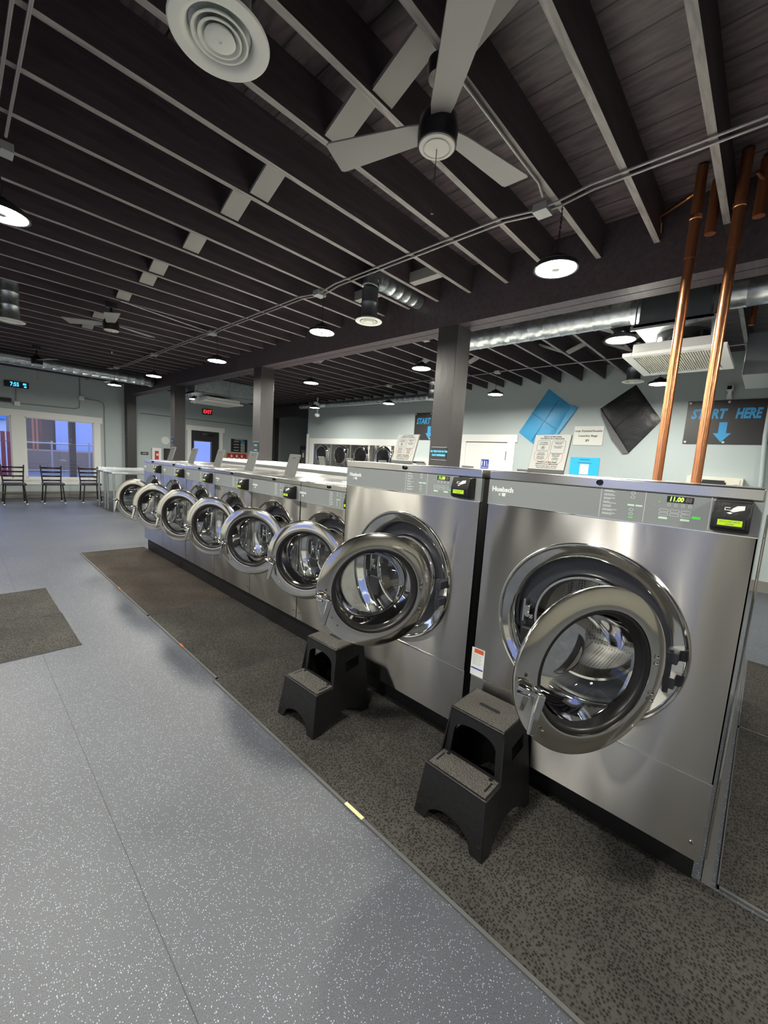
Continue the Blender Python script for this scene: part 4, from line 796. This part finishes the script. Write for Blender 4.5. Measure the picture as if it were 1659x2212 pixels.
tag(MB().tube([(XR-.05, -.19, 0), (XR-.05, -.19, 1.56), (XR-.05, -.15, 2.2), (XR-.05, -.15, 3.1)], .028, 14).build('wall_pipe', M['wall']), 'painted grey pipe up the wall at the right edge', 'pipe')
def seccam(x, y, z, label, face):
    t = thing('security_camera', label, 'security camera', (x, y, z)); MB().box(-.05, -.002, -.03, .03, -.06, 0).box(-.07, -.03, -.022, .022, 0, .05).build('bracket', M['white'], t, bevel=.004)
    bd = MB().box(-.13, -.01, -.035, .035, .05, .12).build('body', M['white'], t, bevel=.006); MB().lathe([(-.134, .0001), (-.134, .024), (-.12, .026)], (0, .005, .085), 'x', 20).box(-.133, -.128, -.022, .032, .06, .11).build('lens', M['blackgloss'], bd)
    return t
seccam(XR, .31, 2.78, 'small white security camera above the START HERE sign', -1)
t = thing('dome_camera', 'white dome camera hanging below the far lamp beside the dryer wall', 'security camera', (5.6, 9.25, 2.62)); MB().lathe([(.0, .0001), (-.002, .03), (.02, .065), (.05, .075), (.09, .07), (.10, .02), (.77, .02)], (0, 0, 0), 'z', 24).build('housing', M['white'], t); MB().lathe([(-.012, .0001), (-.010, .02), (0, .028)], (-.05, -.02, .03), 'z', 16).build('lens', M['blackgloss'], t)
# ================================================================ DRYERS
def dryer(yc, label, w=.86, first=[None]):
    if first[0] is None:
        t = thing('tumble_dryer', label, 'dryer', (XR, yc, 0), group='stacked dryers in the wall')
        MB().box(-.012, -.001, -w/2+.006, w/2-.006, 0, 1.903).build('front_panel', M['steel'], t, smooth=0)
        for zc in (1.60, .70):
            d = MB().lathe([(-.014, .30), (-.030, .29), (-.045, .27), (-.048, .25), (-.040, .225), (-.03, .215)], (0, 0, zc), 'x', 56).build('door', M['chrome'], t, smooth=50)
            MB().lathe([(-.035, .222), (-.05, .215), (-.055, .15), (-.058, .0001)], (0, 0, zc), 'x', 48).build('door_glass', M['blackgloss'], d, smooth=60)
            MB().box(-.07, -.04, .20, .235, zc+.02, zc+.05).build('handle', M['chrome'], d, bevel=.004)
            MB().box(-.05, -.014, -.33, -.30, zc-.2, zc+.2).build('hinge', M['chrome'], d, bevel=.003)
        first[0] = t; return t
    c = copy_tree(first[0]); c.location.y = yc; c['label'] = label; return c
dryer(9.785, 'stacked stainless dryer at the far left end of the wall opening')
dryer(8.915, 'second stacked stainless dryer from the left end of the wall opening')
dryer(8.045, 'third stacked stainless dryer from the left, above the washer top')
dryer(7.175, 'fourth stacked stainless dryer, half hidden by the printed card')
# vending machine in the corridor
t = thing('vending_machine', 'dark vending machine with a lit label in the corridor by the dryers', 'vending machine', (6.75, 11.3, 0)); MB().box(-.05, .6, -.45, .3, 0, 1.84).build('cabinet', M['blackgloss'], t, bevel=.01)
MB().box(-.056, -.05, -.36, .2, .9, 1.7).build('display_window', M['galvdark'], t, smooth=0); MB().box(-.06, -.055, .05, .12, 1.45, 1.6).build('label_plate', M['sticker'], t, smooth=0); MB().box(-.06, -.055, -.2, -.05, 1.3, 1.6).build('red_panel', M['red'], t, smooth=0)
# ================================================================ WINDOW WALL THINGS
def signY(name, label, cat, x0, x1, z0, z1, m, parts, th=.015, grp=None):
    t = thing(name, label, cat, ((x0+x1)/2, YF, z0), group=grp); T = Matrix.Translation((-(x0+x1)/2, -YF, -z0))
    MB(T).box(x0, x1, YF-th, YF-.0005, z0, z1).build('board', m, t, smooth=0)
    for (nm, mt, fn) in parts: b = MB(T); fn(b, YF-th-.0015); b.build(nm, mt, t, smooth=0)
    return t
signY('digital_clock', 'wide digital wall clock with glowing blue digits at the upper left', 'clock', -.62, -.165, 2.715, 2.86, M['signblack'], [('digits', M['clock'], lambda b, y: b.text('7:55', .13, FY(-.43, y, 2.785), bold=.003, ext=.001, sx=.75).text('88', .065, FY(-.245, y, 2.81), bold=.002, ext=.001).text('68', .05, FY(-.235, y, 2.75), bold=.002, ext=.001))], th=.03)
tag(MB().box(-.70, -.50, YF-.06, YF-.001, 2.36, 2.44).build('speaker_box', M['black'], bevel=.006), 'small black box on the wall under the digital clock', 'device')
conduit('wall_conduit', 'thin conduit with boxes running across the window wall and down to the table', [[(-3.5, YF-.02, 2.34), (-.4, YF-.02, 2.34), (.75, YF-.02, 2.36), (.85, YF-.02, 2.40), (.87, YF-.02, 2.66), (.87, YF-.02, 3.2)], [(.87, YF-.02, 2.66), (1.28, YF-.02, 2.64), (1.39, YF-.02, 2.60), (1.41, YF-.02, 2.50), (1.41, YF-.02, .76)], [(-.41, YF-.02, 2.70), (-.41, YF-.02, 2.34)]], [], rad=.010)
for (x, z, l) in ((-.40, 2.33, 'white outlet box on the wall below the digital clock'), (.90, 2.66, 'white junction box on the window wall conduit, above the window corner')): tag(MB().box(x-.055, x+.055, YF-.05, YF-.001, z-.055, z+.055).build('outlet_box', M['white'], bevel=.004), l, 'outlet box')
t = tag(MB().lathe([(-.02, .0001), (-.02, .118), (-.001, .122)], (0, 0, 0), 'y', 40).build('round_sign', M['paper']), 'plain round white disc on the wall beside the third column', 'sign'); t.location = (2.99, YF, 1.70)
signY('black_plaque', 'small black wall plaque left of the fire extinguisher cabinet', 'sign', 2.31, 2.51, 1.235, 1.32, M['signblack'], [('lettering', M['print'], lambda b, y: b.text('PERMIT', .04, FY(2.41, y, 1.285), ext=.001, sx=.8) if False else b.box(2.36, 2.46, y, y+.001, 1.285, 1.292).box(2.34, 2.48, y, y+.001, 1.265, 1.272))])
t = thing('extinguisher_cabinet', 'white fire extinguisher cabinet with red behind its window', 'fire cabinet', (2.72, YF, 1.05)); MB().box(-.13, .13, -.10, -.001, -.1, .41).build('cabinet', M['white'], t, bevel=.005); MB().box(-.06, .05, -.104, -.099, -.02, .32).build('window', M['red'], t, smooth=0); MB().box(-.03, .03, -.107, -.103, .0, .06).box(-.02, .04, -.107, -.103, .18, .24).build('label', M['sticker'], t, smooth=0)
t = thing('wall_screen', 'black device on the wall left of the exit door, behind a raised lid', 'screen', (3.10, YF, 1.1)); MB().box(-.16, .18, -.06, -.001, 0, .36).build('casing', M['black'], t, bevel=.006); MB().box(-.12, .14, -.064, -.059, .05, .31).build('screen', M['blackgloss'], t, smooth=0)
t = thing('exit_sign', 'small red lit EXIT sign above the dark glass door', 'sign', (4.26, YF, 2.64)); MB().box(-.15, .15, -.05, -.001, 0, .17).build('casing', M['signblack'], t, bevel=.004); MB().text('EXIT', .155, FY(0, -.052, .085), bold=.003, ext=.001, sx=.85).build('letters', M['exitred'], t, smooth=0)
signY('menu_board', 'black price board with pale tiles right of the exit door', 'sign', 5.10, 5.70, 1.485, 1.935, M['signblack'], [('tile', M['box'], lambda b, y: [b.box(5.45, 5.60, y, y+.001, 1.50+.10*i, 1.59+.10*i) for i in range(3)]), ('blue_tile', M['cyan'], lambda b, y: b.box(5.45, 5.60, y, y+.001, 1.80, 1.88)), ('lettering', M['print'], lambda b, y: [b.box(5.20, 5.38, y, y+.001, 1.54+.10*i, 1.555+.10*i) for i in range(4)]+[b.box(5.22, 5.55, y, y+.001, 1.905, 1.915)])])
signY('prize_case', 'tan framed shallow case of small colourful packets under the price board', 'display case', 4.93, 5.70, 1.15, 1.455, M['tan'], [('backing', M['red'], lambda b, y: b.box(4.96, 5.67, y, y+.001, 1.18, 1.43)), ('packet', M['paper'], lambda b, y: [b.prism([(4.99+.095*i, 1.20+.10*(i % 2)), (5.06+.095*i, 1.19+.10*(i % 2)), (5.065+.095*i, 1.28+.10*(i % 2)), (5.0+.095*i, 1.295+.10*(i % 2))], y-.002, y-.0005, 'y') for i in range(7)])])
# little signs on the columns
def colsign(y0, y1, z0, z1, lab, txts, m='signblack'):
    t = thing('column_sign', lab, 'sign', (XBM0, (y0+y1)/2, z0)); T = Matrix.Translation((-XBM0, -(y0+y1)/2, -z0)); MB(T).box(XBM0-.006, XBM0-.0005, y1, y0, z0, z1).build('board', M[m], t, smooth=0); b = MB(T)
    for (s_, z, sz) in txts: b.text(s_, sz, FX(XBM0-.0075, (y0+y1)/2, z), bold=.0012, ext=.0004, sx=.8)
    b.build('lettering', mat('blue_letters', (.10, .52, .85), .5), t, smooth=0)
    MB(T).box(XBM0-.0065, XBM0-.0004, y1-.004, y0+.004, z0-.004, z0).box(XBM0-.0065, XBM0-.0004, y1-.004, y0+.004, z1, z1+.004).build('border', M['box'], t, smooth=0)
colsign(2.335, 2.15, 1.56, 1.686, 'small dark sign with blue letters on the nearest column', [('NO TIDE PODS IN THE', 1.643, .026), ('SOAP DISPENSERS', 1.605, .026)])
colsign(6.05, 5.87, 1.50, 1.69, 'small dark sign with two blue lines on the second column', [('PLEASE', 1.64, .05), ('WAIT', 1.56, .05)] and [('----', 1.64, .09), ('----', 1.56, .09)])
colsign(9.78, 9.60, 1.58, 1.73, 'small dark sign with blue letters on the third column', [('----', 1.66, .08)])
colsign(13.36, 13.17, 1.60, 1.72, 'small dark sign with blue letters on the farthest column', [('----', 1.66, .08)])
# ================================================================ CHAIRS AND TABLES
def chair():
    t = thing('cafe_chair', 'x', 'chair', group='dark ladder-back chairs by the window')
    # back toward +y (window side), seat toward -y ... seen from the front
    W_, Dp = .40, .38
    for sg in (-1, 1):
        MB().tube([(sg*.155, -.19, .44), (sg*.195, -.215, 0)], .014, 8).build('leg', M['chair'], t)
        MB().tube([(sg*.19, .215, 0), (sg*.17, .17, .44)], .014, 8).build('leg', M['chair'], t)
        MB().tube([(sg*.17, .17, .42), (sg*.185, .20, .65), (sg*.20, .235, .88)], .014, 8).build('back_post', M['chair'], t)
    for z in (.52, .62, .72, .82): MB().add([(-.185, .185+(z-.5)*.14, z-.018), (.185, .185+(z-.5)*.14, z-.018), (.19, .187+(z-.5)*.14, z+.018), (-.19, .187+(z-.5)*.14, z+.018)], [(0, 1, 2, 3)]).build('ladder_rail', M['chair'], t, solid=.008)
    MB().tube([(-.18, -.20, .25), (.18, -.20, .25)], .009, 8).tube([(-.18, -.20, .25), (-.18, .19, .25)], .009, 8).tube([(.18, -.20, .25), (.18, .19, .25)], .009, 8).build('stretcher', M['chair'], t)
    MB().prism(rbox(-.205, .205, -.21, .19, .04), .43, .475, 'z').build('seat', M['seatpad'], t, bevel=.012)
    for (x, y) in ((-.195, -.215), (.195, -.215), (-.19, .215), (.19, .215)): MB().lathe([(0, .0001), (0, .018), (.02, .016)], (x, y, 0), 'z', 12).build('foot_cap', M['white'], t)
    return t
c0 = chair(); c0.location = (-.62, 12.2, 0); c0['label'] = 'dark ladder-back chair at the left, below the clock and window post'
c1 = copy_tree(c0); c1.location = (.085, 12.25, 0); c1['label'] = 'dark ladder-back chair in the middle of the window row'
c2 = copy_tree(c0); c2.location = (.83, 12.25, 0); c2['label'] = 'dark ladder-back chair at the right, partly behind the steel table'
def table(x0, x1, y0, y1, lab):
    t = thing('steel_table', lab, 'table', ((x0+x1)/2, (y0+y1)/2, 0), group='stainless folding tables'); T = Matrix.Translation((-(x0+x1)/2, -(y0+y1)/2, 0))
    MB(T).box(x0, x1, y0, y1, .84, .875).build('tabletop', M['table'], t, bevel=.004)
    for x in (x0+.05, x1-.05):
        for y in (y0+.05, y1-.05): MB(T).tube([(x, y, 0), (x, y, .84)], .02, 12).build('leg', M['table'], t)
    MB(T).box(x0+.05, x1-.05, y0+.05, y1-.05, .24, .26).build('shelf', M['galvdark'], t, bevel=.003)
    MB(T).box(x0+.05, x1-.05, y1-.03, y1, .875, .93).build('splash_back', M['table'], t, bevel=.003) if y1 > 11 else None
    return t
table(.80, 2.0, 10.85, 11.50, 'stainless steel work table farther back, by the right-hand chair')
table(.82, 2.0, 10.18, 10.80, 'stainless steel work table nearer, just behind the farthest washer')
# ================================================================ OUTSIDE THE WINDOWS
def outb(name, label, cat, m, f): b = MB(); f(b); return tag(b.build(name, m, smooth=0), label, cat)
outb('pale_building', 'pale blue building seen through the right part of the window', 'building', M['bluewall'], lambda b: b.box(3.87, 16, 32, 38, -.2, 7))
outb('pale_building', 'pale blue building seen through the middle of the window', 'building', M['bluewall'], lambda b: b.box(2.93, 3.54, 32, 36, -.2, 6.5))
outb('dark_building', 'dark building seen through the left part of the window', 'building', M['brown'], lambda b: b.box(.9, 2.92, 32.2, 36, -.2, 9))
outb('earth_bank', 'low brown bank of earth across the lot, below the dark building', 'bank', mat('brown_earth', (.28, .22, .17), .9), lambda b: b.box(.4, 6.0, 27, 31, -.2, .9))
outb('timber_post', 'broad brown timber post just outside the window', 'post', M['brown'], lambda b: b.box(.90, 1.06, 15.2, 15.36, -.2, 4))
outb('orange_scaffold', 'orange timber uprights seen through the left part of the window', 'post', M['rust'], lambda b: b.box(1.40, 1.48, 28, 28.1, .9, 7).box(1.56, 1.64, 28, 28.1, .9, 7).box(1.40, 1.64, 28, 28.1, 3.2, 3.3))
outb('red_fence', 'red slatted fence outside at the left edge', 'fence', M['redfence'], lambda b: [b.box(-3.2+.16*i, -3.08+.16*i, 20, 20.05, -.1, 1.7) for i in range(20)])
t = thing('rail_fence', 'metal rail fence across the lot outside the window', 'fence', (0, 21, -.15))
for x in (.3, 1.25, 2.5, 3.0): MB().tube([(x, 0, 0), (x, 0, 1.6)], .03, 8).build('fence_post', M['box'], t)
MB().tube([(-.8, 0, 1.5), (4.5, 0, 1.5)], .025, 8).tube([(-.8, 0, .4), (4.5, 0, .4)], .025, 8).build('rail', M['box'], t)
outb('blue_awning', 'blue gable of a building outside at the left edge', 'building', mat('awning_blue', (.08, .3, .7), .7), lambda b: b.prism([(-4, 2.31), (.30, 2.31), (-.3, 3.9), (-4, 4.5)], 26, 27, 'y'))
tag(MB().box(-4, .28, 26.2, 30, -.2, 2.3).build('pale_building', mat('lit_siding', (.55, .65, .8), .8), smooth=0), 'pale wall under the blue gable outside at the left edge', 'building')
